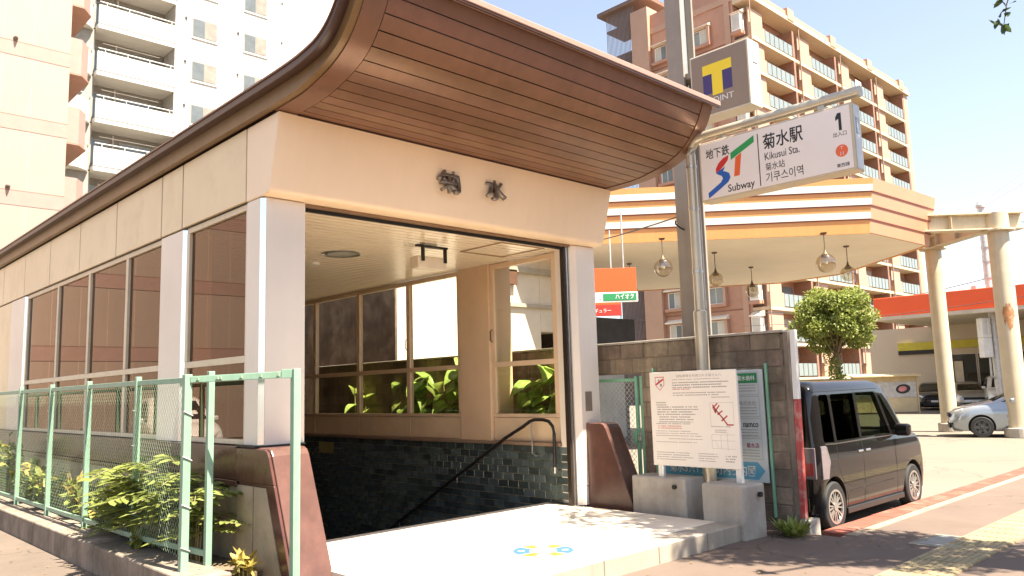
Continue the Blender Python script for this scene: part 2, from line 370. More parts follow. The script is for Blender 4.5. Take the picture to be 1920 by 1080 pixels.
# front columns
bm_ = MB().prism([(3.47, 7.13), (3.51, 7.085), (3.93, 7.085), (3.93, 7.42), (3.47, 7.42)], 'z', Z0, Z1)
bm_.build('column', COLM, E_, .004)
MB().prism([(7.955, 7.15), (8.03, 7.085), (8.40, 7.085), (8.43, 7.12), (8.43, 7.42), (7.955, 7.42)], 'z', .42, Z1).build('column', COLM, E_, .004)
MB().prism([(7.955, 7.153), (8.03, 7.088), (8.40, 7.088), (8.43, 7.123), (8.43, 7.42), (7.955, 7.42)], 'z', .17, .415).build('column_foot', COLM, E_, .004)
bx(8.10, 8.235, 7.078, 7.088, 1.39, 1.65).build('switch_plate', M('bronze_plate', (.33, .26, .22), .35, metal=.5), E_, .003)
TRIM = M('polished_corner_trim', (.92, .90, .86), .12, metal=1., var=0)
for ya in (7.085, 9.015, 16.32):
    MB().prism([(3.4655, ya+.041), (3.506, ya-.004), (3.511, ya+.001), (3.470, ya+.046)], 'z', Z0+.003, 3.632).build('corner_trim', TRIM, E_)
# side columns (left) and inner column (right)
MB().prism([(3.47, 9.06), (3.51, 9.015), (3.80, 9.015), (3.80, 9.73), (3.47, 9.73)], 'z', Z0, ZF-.02).build('column', COLM, E_, .004)
MB().prism([(3.47, 16.36), (3.51, 16.32), (3.80, 16.32), (3.80, 17.4), (3.47, 17.4)], 'z', Z0, ZF-.02).build('column', COLM, E_, .004)
bx(7.93, 8.40, 8.79, 9.49, .93, 3.60).build('column', M('inner_column', (.70, .50, .33), .35, var=.05), E_, .008)
# rear solid side wall panels (left)
for a, b in ((17.41, 19.1), (19.11, 20.8), (20.81, 22.3)):
    bx(3.48, 3.7, a, b, Z0, ZF-.02).build('wall_panel', CREAM, E_, .004)
# shutter guides and header slot
for x0 in (7.865,):
    bx(x0, x0+.085, 7.17, 7.24, .17, 3.62).build('shutter_guide', M('guide_dark', (.045, .032, .026), .4, metal=.4), E_, .003)
    bx(x0+.03, x0+.05, 7.150, 7.172, .17, 3.62).build('guide_trim', STEEL, E_)
bx(3.90, 7.95, 7.19, 7.23, 3.585, 3.655).build('shutter_slot', BLACK, E_)
bx(3.90, 7.95, 7.12, 7.185, 3.618, 3.645).build('header_trim', M('header_bronze', (.30, .19, .12), .35, metal=.3), E_, .003)
# leaning front fascia with rounded lower lip
MB().prism([(7.424, 3.648), (7.07, 3.648), (6.975, 3.658), (6.94, 3.672), (6.925, 3.70), (6.75, ZT), (7.424, ZT)], 'x', XL, XR).build('front_fascia', CREAMF, E_, .012, seg=3)
# side fascia panels
ys = [7.43, 9.08, 9.73, 11.40, 13.08, 14.76, 16.46, 18.14, 19.8, 21.5, 22.6]
for a, b in zip(ys, ys[1:]):
    bx(XL, XL+.12, a+.016, b-.016, ZF, ZT).build('fascia_panel', CREAM, E_, .006)
    bx(XR-.12, XR, a+.005, b-.005, ZF, ZT).build('fascia_panel', CREAM, E_, .006)
bx(XL+.03, XL+.14, 7.43, 22.6, ZF-.015, ZT-.01).build('fascia_backing', BLACK, E_)
bx(XR-.14, XR-.03, 7.43, 22.6, ZF-.015, ZT-.01).build('fascia_backing', BLACK, E_)
# kanji letters
for ch, cx in (('菊', 5.58), ('水', 6.29)):
    yy = 6.81
    o = text('letter', ch, LETTER, E_, (cx, 6.83, 4.09), (1, 0, 0), (0, .23, .972), h=.33 if ch == '菊' else .30, depth=.055, bold=.012)
    bx(cx-.03, cx+.03, 6.80, 6.86, 4.06, 4.10).build('letter_stud', BLACK, E_)

# ---- canopy
LO = [(6.80, 4.425), (6.30, 4.435), (6.02, 4.475), (5.74, 4.545), (5.53, 4.645), (5.37, 4.79), (5.24, 4.98), (5.155, 5.18)]
UPP = [(6.80, 4.625), (6.30, 4.63), (6.02, 4.645), (5.76, 4.685), (5.58, 4.77), (5.44, 4.90), (5.33, 5.06), (5.24, 5.235)]
BACK = 22.8
band = [(BACK, 4.425)] + LO + UPP[::-1] + [(BACK, 4.625)]
MB().prism([(p[0]+.012, p[1]+.03) if p in LO else p for p in band], 'x', 3.45, 8.445).build('roof_core', BROWND, E_)
def strip(lower, t0, t1):
    """polygon between a curve and its normal offset"""
    A = []; B = []
    for i, p in enumerate(lower):
        a = Vector(lower[max(i-1, 0)]); b = Vector(lower[min(i+1, len(lower)-1)]); d = (b-a).normalized(); n = Vector((d.y, -d.x))
        if n.y < 0: n = -n
        A.append((p[0]+n.x*t0, p[1]+n.y*t0)); B.append((p[0]+n.x*t1, p[1]+n.y*t1))
    return A, B
def curved(name, lower, t0, t1, x0, x1, mat, bevel=0.):
    A, B = strip(lower, t0, t1); m = MB(); n = len(A)
    vs = []
    for xx in (x0, x1): vs += [(xx, p[0], p[1]) for p in A] + [(xx, p[0], p[1]) for p in B]
    q = 2*n; fs = []
    for i in range(n-1):
        fs += [(i, i+1, n+i+1, n+i), (q+i, q+n+i, q+n+i+1, q+i+1), (i, q+i, q+i+1, i+1), (n+i, n+i+1, q+n+i+1, q+n+i)]
    fs += [(0, n, q+n, q), (n-1, q+n-1, q+2*n-1, 2*n-1)]
    return m.add(vs, fs).build(name, mat, E_, bevel, smooth=True, fixn=True)
def subdiv(c, per=4):
    """catmull-rom resample"""
    out = []
    for i in range(len(c)-1):
        p0, p1, p2, p3 = (Vector(c[max(i-1, 0)]), Vector(c[i]), Vector(c[i+1]), Vector(c[min(i+2, len(c)-1)]))
        for k in range(per):
            t = k/per; q = .5*((2*p1)+(-p0+p2)*t+(2*p0-5*p1+4*p2-p3)*t*t+(-p0+3*p1-3*p2+p3)*t**3); out.append((q.x, q.y))
    out.append(tuple(c[-1])); return out
LOs = subdiv(LO, 6); UPs = subdiv(UPP, 6)
SIDE = M('side_band_bronze', (.20, .115, .045), .38, metal=.2, var=.15, scale=2, streak=.12)
for xa, xb, xl0, xl1, BK in ((3.375, 3.445, 3.285, 3.372, BACK), (8.505, 8.56, 8.563, 8.62, 6.95)):
    MB().prism([(BK, 4.435)]+[(p[0], p[1]+.01) for p in LOs]+[(p[0], p[1]-.03) for p in UPs[::-1]]+[(BK, 4.595)], 'x', xa, xb).build('side_band', SIDE if xa < 5 else BROWN, E_)
    MB().prism([(BK, 4.587)]+[(p[0]-.0, p[1]-.04) for p in UPs]+[(p[0], p[1]+.03) for p in UPs[::-1]]+[(BK, 4.655)], 'x', xl0, xl1+.03 if xa < 5 else xl1).build('roof_edge', BROWND, E_, .006)
    MB().prism([(BK, 4.656)]+[(p[0], p[1]+.031) for p in UPs]+[(p[0], p[1]+.05) for p in UPs[::-1]]+[(BK, 4.675)], 'x', xl0-.012, xl1).build('edge_capping', BROWN, E_)
curved('roof_sheet', [(BACK, 4.625), (6.95, 4.625)]+UPs, .001, .02, 3.40, 8.50, BROWN)
curved('roof_sheet', [(6.95, 4.625)]+UPs, .001, .02, 8.501, 8.60, BROWN)
# border trims left and right of the soffit
curved('soffit_trim', LOs, -.004, .03, 3.446, 3.66, BROWN)
curved('soffit_trim', LOs, -.012, .03, 8.33, 8.504, BROWN)
# soffit boards by arc length
acc = [0]
for a, b in zip(LOs, LOs[1:]): acc.append(acc[-1]+(Vector(b)-Vector(a)).length)
def at_len(s):
    for i in range(len(acc)-1):
        if s <= acc[i+1]+1e-9:
            t = (s-acc[i])/(acc[i+1]-acc[i]); a, b = Vector(LOs[i]), Vector(LOs[i+1]); q = a+(b-a)*t; return (q.x, q.y)
    return LOs[-1]
NB = 13; w_ = acc[-1]/NB
for k in range(NB):
    seg = [at_len(k*w_+.007+(w_-.012)*j/5) for j in range(6)]
    curved('soffit_board', seg, -.002, .026, 3.668, 8.322, M('brown_soffit_board', (.20, .098, .058), .36, metal=.25, var=.16, scale=1.8, streak=.1, rand=.13))
# front rim
bx(3.27, 8.63, 5.075, 5.25, 5.185, 5.25).build('front_rim', RIM, E_, .008)
bx(3.27, 8.63, 5.085, 5.11, 5.165, 5.183).build('rim_lip', BROWND, E_)
bx(3.66, 8.33, 6.742, 6.80, 4.405, 4.424).build('soffit_joint', BROWND, E_)

# ---- left glazing
def glaze(yA, yB, posts, x, z0, zt, z1, t, face, pmat, fmat):
    """frame bars in a plane of constant x, one pane per opening"""
    d = .07
    bx(x, x+d, yA, yB, z0, z0+.05).build('sill', fmat, E_, .004)
    bx(x, x+d, yA, yB, zt-.035, zt+.035).build('transom', fmat, E_, .004)
    bx(x, x+d, yA, yB, z1-.07, z1).build('window_head', fmat, E_, .004)
    allp = [yA]+posts+[yB]
    for i, yy in enumerate(allp):
        a, b = yy-.045, yy+.045
        if i == 0: a, b = yy, yy+.075
        if i == len(allp)-1: a, b = yy-.075, yy
        bx(x-.004, x+d+.004, a, b, z0+.051, zt-.036).build('mullion', fmat, E_, .004)
        bx(x-.004, x+d+.004, a, b, zt+.036, z1-.071).build('mullion', fmat, E_, .004)
    for i in range(len(allp)-1):
        a = allp[i]+(.076 if i == 0 else .046); b = allp[i+1]-(.076 if i == len(allp)-2 else .046)
        for c0, c1 in ((z0+.051, zt-.036), (zt+.036, z1-.071)):
            bx(x+.03, x+.036, a, b, c0, c1).build('pane', pmat, E_)
            bx(x+.012, x+.029, a, a+.022, c0, c1).build('glazing_bead', fmat, E_)
glaze(7.421, 9.01, [], 3.50, 1.245, 2.08, 3.655, .07, -1, GLASSL, FRAME)
glaze(9.731, 16.318, [11.02, 12.66, 14.32], 3.50, 1.245, 2.08, 3.655, .07, -1, GLASSL, FRAME)
# ---- right glazing
glaze(7.425, 8.785, [], 7.97, 1.31, 2.08, 3.59, .07, 1, GLASSR, M('right_frame_paint', (.72, .53, .36), .4, var=.06))
glaze(9.495, 17.0, [10.88, 12.42, 13.98, 15.5], 7.97, 1.31, 2.08, 3.59, .07, 1, GLASSR, M('right_frame_paint', (.72, .53, .36), .4))
for yy in (8.86, 11.0):       # window pulls
    MB().tube([(7.95, yy-.12, 2.42), (7.91, yy-.12, 2.44), (7.91, yy-.12, 2.58), (7.95, yy-.12, 2.60)], .008, 6).build('window_pull', BLACK, E_)
# panels under right glazing
ys = [7.42, 8.78]
bx(7.985, 8.2, 7.425, 8.775, .975, 1.305).build('sill_panel', INNER, E_, .004)
ys = [9.5, 10.86, 12.42, 13.98, 15.5, 17.0, 18.5, 20, 22]
for a, b in zip(ys, ys[1:]): bx(7.985, 8.2, a+.006, b-.006, .975, 1.305).build('sill_panel', INNER, E_, .004)
bx(8.0, 8.3, 7.42, 22, .9, 1.308).build('panel_backing', BLACK, E_)
bx(8.0, 8.3, 17.0, 22, 1.31, 3.6).build('end_panel', INNER, E_)
bx(7.90, 8.1, 7.40, 22, .925, .972).build('ledge', M('ledge_stone', (.30, .20, .14), .45, speck=.3), E_, .006)
# tiled stair wall
TW = .212; TH = .1005
wall = bx(7.972, 8.3, 7.325, 22, -4.2, .92).build('tiled_wall', M('tile_grout', (.60, .50, .36), .9, var=.15), E_)
TILE = M('dark_glazed_tile', (.085, .11, .106), .13, var=.25, scale=9, rand=.45, spec=.6, coat=.5)
tmesh = MB().box(-.012, .008, -.102, .102, -.0465, .0465).mesh('glazed_tile', TILE)
bmx = bmesh.new(); bmx.from_mesh(tmesh); bmesh.ops.bevel(bmx, geom=bmx.edges[:], offset=.003, segments=1, affect='EDGES'); bmx.to_mesh(tmesh); bmx.free()
cand = []
for r in range(48):
    z = .872-r*TH
    for c in range(-1 if r % 2 else 0, 72):
        y = 7.42+c*TW+(TW/2 if r % 2 else 0)
        if y > 21.9: continue
        vis = z+.06 > 1.7-.1985*y
        cand.append((0 if vis and y < 16.5 else 1, y*1.0, z))
cand.sort()
rest = MB()
for i, (v, y, z) in enumerate(cand):
    if i < 300 and v == 0:
        o = link('tile', tmesh, wall); o.location = (7.966, y+.002, z); o.matrix_parent_inverse = world_of(wall).inverted()
    elif v == 0 or z > -2.6: rest.box(7.954, 7.974, y-.100, y+.104, z-.0465, z+.0465)
rest.build('tiles_beyond', TILE, wall, kind='stuff')
bx(7.94, 7.953, 13.25, 13.75, .62, .82).build('small_plate', M('plate_yellow', (.32, .28, .10), .5), E_)
# handrail
hp = [(7.84, 7.44, .66), (7.84, 7.435, 1.10), (7.84, 7.46, 1.20), (7.84, 7.53, 1.265), (7.84, 7.63, 1.285), (7.84, 7.80, 1.285), (7.84, 7.90, 1.255), (7.84, 8.02, 1.19)]
sl = (-.467-1.031)/(11.153-8.38)
hp += [(7.84, 8.4, 1.02)] + [(7.84, 8.4+k, 1.02+sl*k) for k in (1, 2, 3, 4.5, 6)]
hr = MB().tube(hp, .024, 10).build('handrail', M('black_vinyl', (.02, .017, .016), .35), E_, smooth=True)
MB().tube([(7.84, 7.44, .58), (7.84, 7.44, .66)], .026, 10).build('rail_end', STEEL, hr)
MB().tube([(7.84, 7.86, 1.25), (7.84, 7.86, .82), (7.90, 7.86, .79), (7.97, 7.86, .79)], .013, 8).build('bracket', STEEL, hr, smooth=True)
for k in (1.1, 2.6, 4.2):
    zz = 1.02+sl*k; MB().tube([(7.84, 8.4+k, zz-.01), (7.84, 8.4+k, zz-.09), (7.97, 8.4+k, zz-.09)], .011, 6).build('bracket', STEEL, hr)
# inside: left wall, back wall, ceiling
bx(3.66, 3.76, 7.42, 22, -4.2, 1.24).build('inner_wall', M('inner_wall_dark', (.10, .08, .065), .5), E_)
bx(3.6, 8.3, 22.0, 22.3, -4.3, 4.4).build('back_wall', M('back_wall', (.20, .155, .12), .6), E_)
cl = MB()
y = 7.26
while y < 21.9:
    cl.box(3.62, 8.06, y, y+.114, 3.60, 3.625); y += .14
cl.build('ceiling_slats', M('ceiling_strip', (.86, .72, .55), .28, var=.05), E_, kind='stuff')
bx(3.60, 8.10, 7.24, 22, 3.628, 3.66).build('ceiling_backing', M('ceiling_gap', (.05, .035, .025), .7), E_)
MB().lathe((5.66, 9.22, 3.575), [(.10, .02), (.24, .024), (.255, .012), (.27, .02), (.27, .03)], 28).build('downlight_ring', STEEL, E_, smooth=True)
MB().lathe((5.66, 9.22, 3.592), [(.20, 0), (.20, .006)], 24).build('downlight_lens', M('lamp_lens', (.38, .36, .30), .2), E_)
MB().lathe((5.75, 10.1, 3.565), [(.04, 0), (.07, .01), (.075, .035)], 16).build('smoke_detector', WHITE, E_, smooth=True)
sp = bx(5.98, 6.44, 7.93, 8.10, 3.27, 3.43).build('lamp_box', M('lamp_box_white', (.72, .62, .48), .45), E_, .012)
for xx in (6.03, 6.39): bx(xx, xx+.035, 7.90, 7.935, 3.36, 3.55).build('hanger', BLACK, sp)
bx(5.96, 6.46, 7.92, 7.97, 3.545, 3.57).build('hanger_rail', BLACK, sp)
bx(6.1, 6.3, 7.95, 8.05, 3.57, 3.60).build('ceiling_plate', STEEL, sp)
h = MB(); hx0, hx1, hy0, hy1 = 6.86, 7.66, 7.32, 8.16
h.box(hx0, hx1, hy0, hy0+.03, 3.588, 3.599).box(hx0, hx1, hy1-.03, hy1, 3.588, 3.599).box(hx0, hx0+.03, hy0+.031, hy1-.031, 3.588, 3.599).box(hx1-.03, hx1, hy0+.031, hy1-.031, 3.588, 3.599)
h.build('ceiling_hatch', M('hatch_bronze', (.35, .22, .13), .4), E_)
# ---- left base wall: brown cap over granite panels
MB().prism([(3.395, 1.235), (3.41, .92), (3.70, .92), (3.70, 1.235)], 'y', 7.44, 22.6).build('base_cap', STONE, E_, .008)
bx(3.405, 3.5, 7.44, 22.6, .86, .915).build('base_moulding', STONE, E_, .006)
y = 7.44
for k in range(12):
    bx(3.445, 3.6, y+.003, y+1.25-.003, -.1, .858).build('granite_panel', GRANITE, E_, .003); y += 1.25
bx(3.40, 3.925, 7.05, 7.45, 1.238, 1.252).build('column_pad', BLACK, E_)
# buttresses
def buttress(x0, x1, left):
    pr = [(7.436, 0.0), (7.436, 1.235), (6.84, 1.235), (6.79, 1.215), (6.755, 1.17), (6.27, .0)]
    b = MB().prism(pr, 'x', x0, x1).build('buttress', STONEL, E_, .012, seg=3)
    if left:
        fr = MB().prism([(7.436, .915), (7.436, 1.225), (6.85, 1.225), (6.80, 1.205), (6.77, 1.16), (6.665, .915)], 'x', x0-.03, x0-.002).build('frame', STONE, b, .006)
        MB().prism([(6.82, .914), (6.665, .914), (6.29, .0), (6.445, .0)], 'x', x0-.03, x0-.002).build('frame', STONE, b, .006)
        MB().prism([(7.435, .0), (7.435, .88), (6.85, .88), (6.50, .0)], 'x', x0-.012, x0-.002).build('granite_panel', GRANITE, b)
        MB().prism([(7.10, .0), (7.10, .88), (7.094, .88), (7.094, .0)], 'x', x0-.014, x0-.010).build('panel_joint', BLACK, b)
    return b
buttress(3.43, 3.80, True)
buttress(8.10, 8.42, False)
#MORE
# ================================================================== GREEN FENCE ALONG THE ALLEY
kb = thing('fence_kerb', 'low weathered concrete kerb under the green fence beside the alley', 'kerb', (2.78, 14, 0))
y = 6.55; k = 0
while y < 26:
    l = 2.4; bx(2.60, 2.98, y+.002, y+l-.002, -.1, .27+rng.uniform(-.004, .004)).build('kerb_section', CONCD, kb, .015); y += l
FX = 2.86; FT = 1.925
fence = thing('green_fence', 'mint green wire mesh fence with square posts on the low kerb', 'fence', (FX, 12, .27))
posts = [8.56, 10.20, 11.80, 13.45, 15.1, 16.75, 18.4, 20.0, 21.7, 23.4]
def post(x, y, z0, z1, s=.055):
    o = bx(x-s/2, x+s/2, y-s/2, y+s/2, z0, z1).build('post', GREEN, fence, .004); return o
for yy in posts:
    p_ = post(FX, yy, .26, FT+.02)
    for zz in (.55, .9, 1.25, 1.6): MB().tube([(FX-.034, yy-.03, zz), (FX-.036, yy+.03, zz+.004)], .004, 5).build('wire_tie', WIREW, p_)
PA = (2.72, 6.93); PB = (2.965, 7.02); PC = (3.365, 6.22)
pa = post(*PA, .20, FT-.01, .065); post(*PB, .26, FT+.02, .055); post(*PC, .0, FT+.01, .065)
for zz in (.45, .8, 1.2, 1.58): MB().tube([(PA[0]-.04, PA[1]-.04, zz+.02), (PA[0]+.04, PA[1]-.038, zz-.02)], .005, 5).build('wire_tie', WIREW, pa)
def bar(p, q, w, h, name='rail'):
    p, q = Vector(p), Vector(q); d = q-p
    return MB().obox((p+q)/2, (d.length, w, h), math.atan2(d.y, d.x), 0, -math.asin(d.z/d.length)).build(name, GREEN, fence, .003)
ends = [PB[1]]+posts
for a, b in zip(ends, ends[1:]):
    xa = PB[0] if a == PB[1] else FX
    bar((xa, a+.03, FT-.045), (FX, b-.03, FT-.045), .035, .05)
    bar((xa, a+.03, .36), (FX, b-.03, .36), .03, .05)
dd = (Vector(PC)-Vector(PA)).normalized()
r_ = bar((PA[0]+dd.x*.035, PA[1]+dd.y*.035, FT-.055), (PC[0]-dd.x*.035, PC[1]-dd.y*.035, FT-.035), .04, .055)
for t in (.12, .30, .33, .52, .70, .86):
    c = Vector((PA[0], PA[1], FT-.055)).lerp(Vector((PC[0], PC[1], FT-.035)), t); MB().obox(c+Vector((-.025, -.012, .0)), (.012, .02, .02), .4).build('bolt', GREEND, r_)
MB().obox((PC[0]-dd.x*.07, PC[1]-dd.y*.07, FT-.03), (.09, .05, .075), math.atan2(dd.y, dd.x)).build('bracket', GREEN, r_, .003)
def chain(name, mat, parent, p0, p1, z0, z1, cell, rad, kind='stuff'):
    """zig-zag woven wires between two plan points"""
    p0, p1 = Vector(p0), Vector(p1); d = p1-p0; Ln = d.length; d.normalize(); n = Vector((-d.y, d.x)); m = MB()
    k = 0; u = cell/2
    nrow = int((z1-z0)/u)
    while u < Ln-cell/2+.001:
        pts = []
        for j in range(nrow+1):
            sgn = 1 if (j+k) % 2 else -1
            q = p0+d*(u+sgn*cell*.27)+n*(sgn*rad*.9); pts.append(Vector((q.x, q.y, z0+j*u0(cell))))
        for a, b in zip(pts, pts[1:]):
            t = (b-a).normalized(); s1 = t.cross(Vector((n.x, n.y, 0))).normalized()*rad; s2 = Vector((n.x, n.y, 0))*rad
            m.add([a+s1, a-s1*.5+s2, a-s1*.5-s2, b+s1, b-s1*.5+s2, b-s1*.5-s2], [(0, 1, 4, 3), (1, 2, 5, 4), (2, 0, 3, 5)])
        u += cell*.5; k += 1
    return m.build(name, mat, parent, kind=kind)
def u0(cell): return cell/2
for a, b in zip(ends, ends[1:]):
    xa = PA[0] if a == PB[1] else FX; ya = PA[1] if a == PB[1] else a
    if a > 19: continue
    chain('wire_mesh', GREEND, fence, (xa-.03, ya), (FX-.03, b), .38, FT-.07, .075 if a < 14 else .10, .0010 if a < 12 else .0012)

# ================================================================== WEEDS BEHIND THE FENCE
def leaf_quad(m, c, d, nrm, L_, W_):
    """one folded leaf blade: 4 quads, pointed"""
    d = d.normalized(); s = d.cross(nrm).normalized(); n = s.cross(d)
    b = c; t = c+d*L_; mid1 = c+d*L_*.35+n*L_*.03; mid2 = c+d*L_*.72+n*L_*.0
    a1 = mid1+s*W_*.5+n*W_*.12; a2 = mid1-s*W_*.5+n*W_*.12; e1 = mid2+s*W_*.36+n*W_*.08; e2 = mid2-s*W_*.36+n*W_*.08
    m.add([b, a1, mid1, a2, e1, mid2, e2, t], [(0, 2, 1), (0, 3, 2), (2, 5, 4, 1), (2, 3, 6, 5), (5, 7, 4), (5, 6, 7)])
def rdir(r, up=.3):
    while True:
        v = Vector((r.uniform(-1, 1), r.uniform(-1, 1), r.uniform(-1, 1)))
        if .05 < v.length < 1: v.normalize(); v.z += up; return v.normalized()
def weed(label, x, y, z, h, n, spread, ll, seed, pinnate=False, mat=None, lean=(0, 0)):
    r = random.Random(seed); t = thing('weed_plant', label, 'weed', (x, y, z), 'weeds growing behind the green fence')
    st = MB(); lf = MB(); lf2 = MB()
    for i in range(n):
        a = r.uniform(0, 2*pi); s = spread*r.uniform(.3, 1); hh = h*r.uniform(.55, 1.0)
        tip = Vector((x+cos(a)*s*.55+lean[0]*hh, y+sin(a)*s+lean[1]*hh, z+hh)); b = Vector((x+cos(a)*.03, y+sin(a)*.05, z-.02))
        mid = b.lerp(tip, .55)+Vector((0, 0, hh*.12)); pts = [b, mid, tip]
        st.tube(pts, .006, 5, rs=[.008, .006, .003])
        if pinnate:
            for q in range(4):
                tt = .35+.2*q; c = b.lerp(mid, tt*2) if tt < .5 else mid.lerp(tip, (tt-.5)*2)
                fa = r.uniform(0, 2*pi); fd = Vector((cos(fa)*.8-.25, sin(fa), .18)).normalized(); fl = r.uniform(.30, .52)
                fr = [c, c+fd*fl*.5+Vector((0, 0, fl*.10)), c+fd*fl+Vector((0, 0, -fl*.10))]
                st.tube(fr, .003, 4)
                side = fd.cross(Vector((0, 0, 1))).normalized()
                for k in range(7):
                    u = .18+.12*k; pc = fr[0].lerp(fr[1], u*2) if u < .5 else fr[1].lerp(fr[2], (u-.5)*2)
                    for sg in (-1, 1):
                        leaf_quad(lf, pc, side*sg+fd*.35+Vector((0, 0, r.uniform(-.35, .05))), Vector((r.uniform(-.2, .2), r.uniform(-.2, .2), 1)), ll*r.uniform(.8, 1.15)*(1.1-.5*u), ll*.34)
                leaf_quad(lf, fr[2], fd+Vector((0, 0, -.3)), Vector((0, 0, 1)), ll*.8, ll*.3)
        else:
            for q in range(9):
                tt = r.uniform(.2, 1); c = b.lerp(mid, tt*2) if tt < .5 else mid.lerp(tip, (tt-.5)*2)
                d = rdir(r, .1); leaf_quad(lf if r.random() < .82 else lf2, c, d, Vector((r.uniform(-.5, .5), r.uniform(-.5, .5), 1)), ll*r.uniform(.6, 1.2), ll*.5)
    st.build('stem', STEM, t); lf.build('foliage', mat or LEAF, t)
    if lf2.f: lf2.build('yellow_foliage', LEAFY, t)
    return t
weed('tall feathery sumac-like weed with drooping leaf fronds behind the fence bay nearest the entrance', 3.05, 8.4, .16, 1.0, 9, .42, .24, 3, True, lean=(-.14, 0))
weed('dense bushy weed filling the fence corner beside the granite base', 3.12, 7.65, .16, .80, 11, .34, .16, 4, True)
weed('sumac-like weed poking its fronds between the second and third fence posts', 3.05, 9.25, .16, .74, 10, .45, .20, 5, True)
weed('thin climbing weed standing upright against the brown base cap', 3.25, 9.65, .16, 1.05, 4, .06, .12, 6)
weed('low leafy weed at the foot of the third fence post', 3.05, 10.3, .16, .55, 16, .40, .15, 7)
weed('low green weed midway along the fence bed', 3.08, 11.2, .16, .68, 20, .45, .15, 8)
weed('bushy weed beside the fourth fence post', 3.05, 12.4, .16, .65, 18, .45, .16, 9)
weed('rounded leafy weed near the far visible end of the fence', 3.05, 13.7, .16, .75, 20, .5, .16, 10)
weed('farthest leafy weed seen at the left edge of the photo', 3.08, 15.2, .16, 1.1, 20, .5, .17, 11)
weed('small grassy tuft growing at the foot of the brown buttress', 3.22, 6.85, .14, .18, 12, .13, .11, 12, mat=LEAFY)
weed('small leafy sprig hanging over the kerb top under the fence', 2.9, 8.35, .27, .16, 8, .24, .14, 13)

# ================================================================== BLOCK WALL BETWEEN ENTRANCE AND STATION
WX0, WX1 = 8.74, 8.90
bw = thing('block_wall', 'old stained concrete block wall between the subway entrance and the filling station', 'wall', (8.82, 9, 0))
bx(WX0+.012, WX1-.012, 4.53, 6.62, -.1, 2.262).build('mortar_core', MORTAR, bw)
bx(WX0+.012, WX1-.012, 6.621, 7.62, 1.87, 2.262).build('mortar_core', MORTAR, bw)
bx(WX0+.012, WX1-.012, 7.621, 15.3, -.1, 2.262).build('mortar_core', MORTAR, bw)
BH = .20; BL = .40
for r in range(12):
    z0 = 2.285-(r+1)*BH+.0; y = 4.56-(BL/2 if r % 2 else 0)
    while y < 15.2:
        a, b = max(y, 4.54), min(y+BL, 15.28)
        segs = [(a, b)]
        if z0 < 1.86:
            segs = [q for q in ((a, min(b, 6.62)), (max(a, 7.62), b)) if q[1]-q[0] > .05]
        for a_, b_ in segs:
            if b_-a_ > .05:
                j = rng.uniform(-.005, .005)
                bx(WX0+j, WX1-j, a_+.006, b_-.006, max(z0, -.1)+.005, z0+BH-.005).build('block', BLOCK, bw, .008, seg=1)
        y += BL
bx(WX0-.02, WX1+.02, 4.53, 15.3, 2.283, 2.315).build('coping', CONC, bw, .006)
# rendered pier at the end
bx(WX0-.012, WX1+.012, 4.46, 4.525, -.1, 2.29).build('end_pier', CONCD, bw, .01)
bx(WX0-.016, WX0+.25, 4.36, 4.458, -.1, .14).build('pier_foot', CONC, bw, .01)
sp_ = thing('striped_post', 'flat post painted white over red on the end of the block wall', 'post', (8.79, 4.41, 0))
MB().prism([(8.715, .02), (8.775, .02), (8.835, 2.31), (8.775, 2.31)], 'y', 4.405, 4.455).build('backing', CONC, sp_)
for za, zb, mt in ((.16, 1.50, M('faded_red_paint', (.42, .06, .055), .6, var=.15, scale=6, dirt=(.5, .32, .27), dscale=8)), (1.502, 2.30, WHITE)):
    sh = lambda z: (z-.02)/2.29*.06
    MB().prism([(8.711+sh(za), za), (8.772+sh(za), za), (8.772+sh(zb), zb), (8.711+sh(zb), zb)], 'y', 4.396, 4.404).build('painted_face', mt, sp_)
    MB().prism([(8.706+sh(za), za), (8.714+sh(za), za), (8.714+sh(zb), zb), (8.706+sh(zb), zb)], 'y', 4.397, 4.456).build('painted_face', mt, sp_)
# mesh gate in the wall opening
gt = thing('mesh_gate', 'green framed chain link gate with padlock in the block wall', 'gate', (8.8, 7.1, 0))
for yy in (6.66, 6.75, 7.58): bx(8.775, 8.815, yy-.022, yy+.022, .05, 1.84).build('frame_post', GREENG, gt, .004)
for zz in (.12, 1.79): bx(8.778, 8.812, 6.773, 7.557, zz-.022, zz+.022).build('frame_rail', GREENG, gt, .004)
chain('wire_mesh', WIREW, gt, (8.785, 6.78), (8.785, 7.55), .15, 1.77, .075, .0028)
bx(8.73, 8.775, 6.735, 6.80, .93, 1.10).build('lock_case', GREENG, gt, .006)
MB().obox((8.725, 6.68, 1.0), (.03, .05, .06), .2).build('padlock', STEEL, gt, .006)
MB().tube([(8.725, 6.665, 1.03), (8.725, 6.665, 1.075), (8.725, 6.695, 1.075), (8.725, 6.695, 1.03)], .005, 6).build('shackle', STEEL, gt)
# tuft at the wall foot
def tuft(label, x, y, z, n, h, seed, mat=LEAF):
    r = random.Random(seed); t = thing('grass_tuft', label, 'weed', (x, y, z)); m = MB()
    for i in range(n):
        a = r.uniform(0, 2*pi); d = Vector((cos(a)*r.uniform(.2, 1), sin(a)*r.uniform(.2, 1), r.uniform(.35, 1.1)))
        leaf_quad(m, Vector((x+cos(a)*r.uniform(0, .09), y+sin(a)*r.uniform(0, .12), z)), d, Vector((-d.x, -d.y, .6)), h*r.uniform(.5, 1.1), h*.22)
    m.build('blades', mat, t); return t
tuft('bright green weed tuft at the foot of the striped post', 8.45, 4.42, 0, 90, .24, 21)

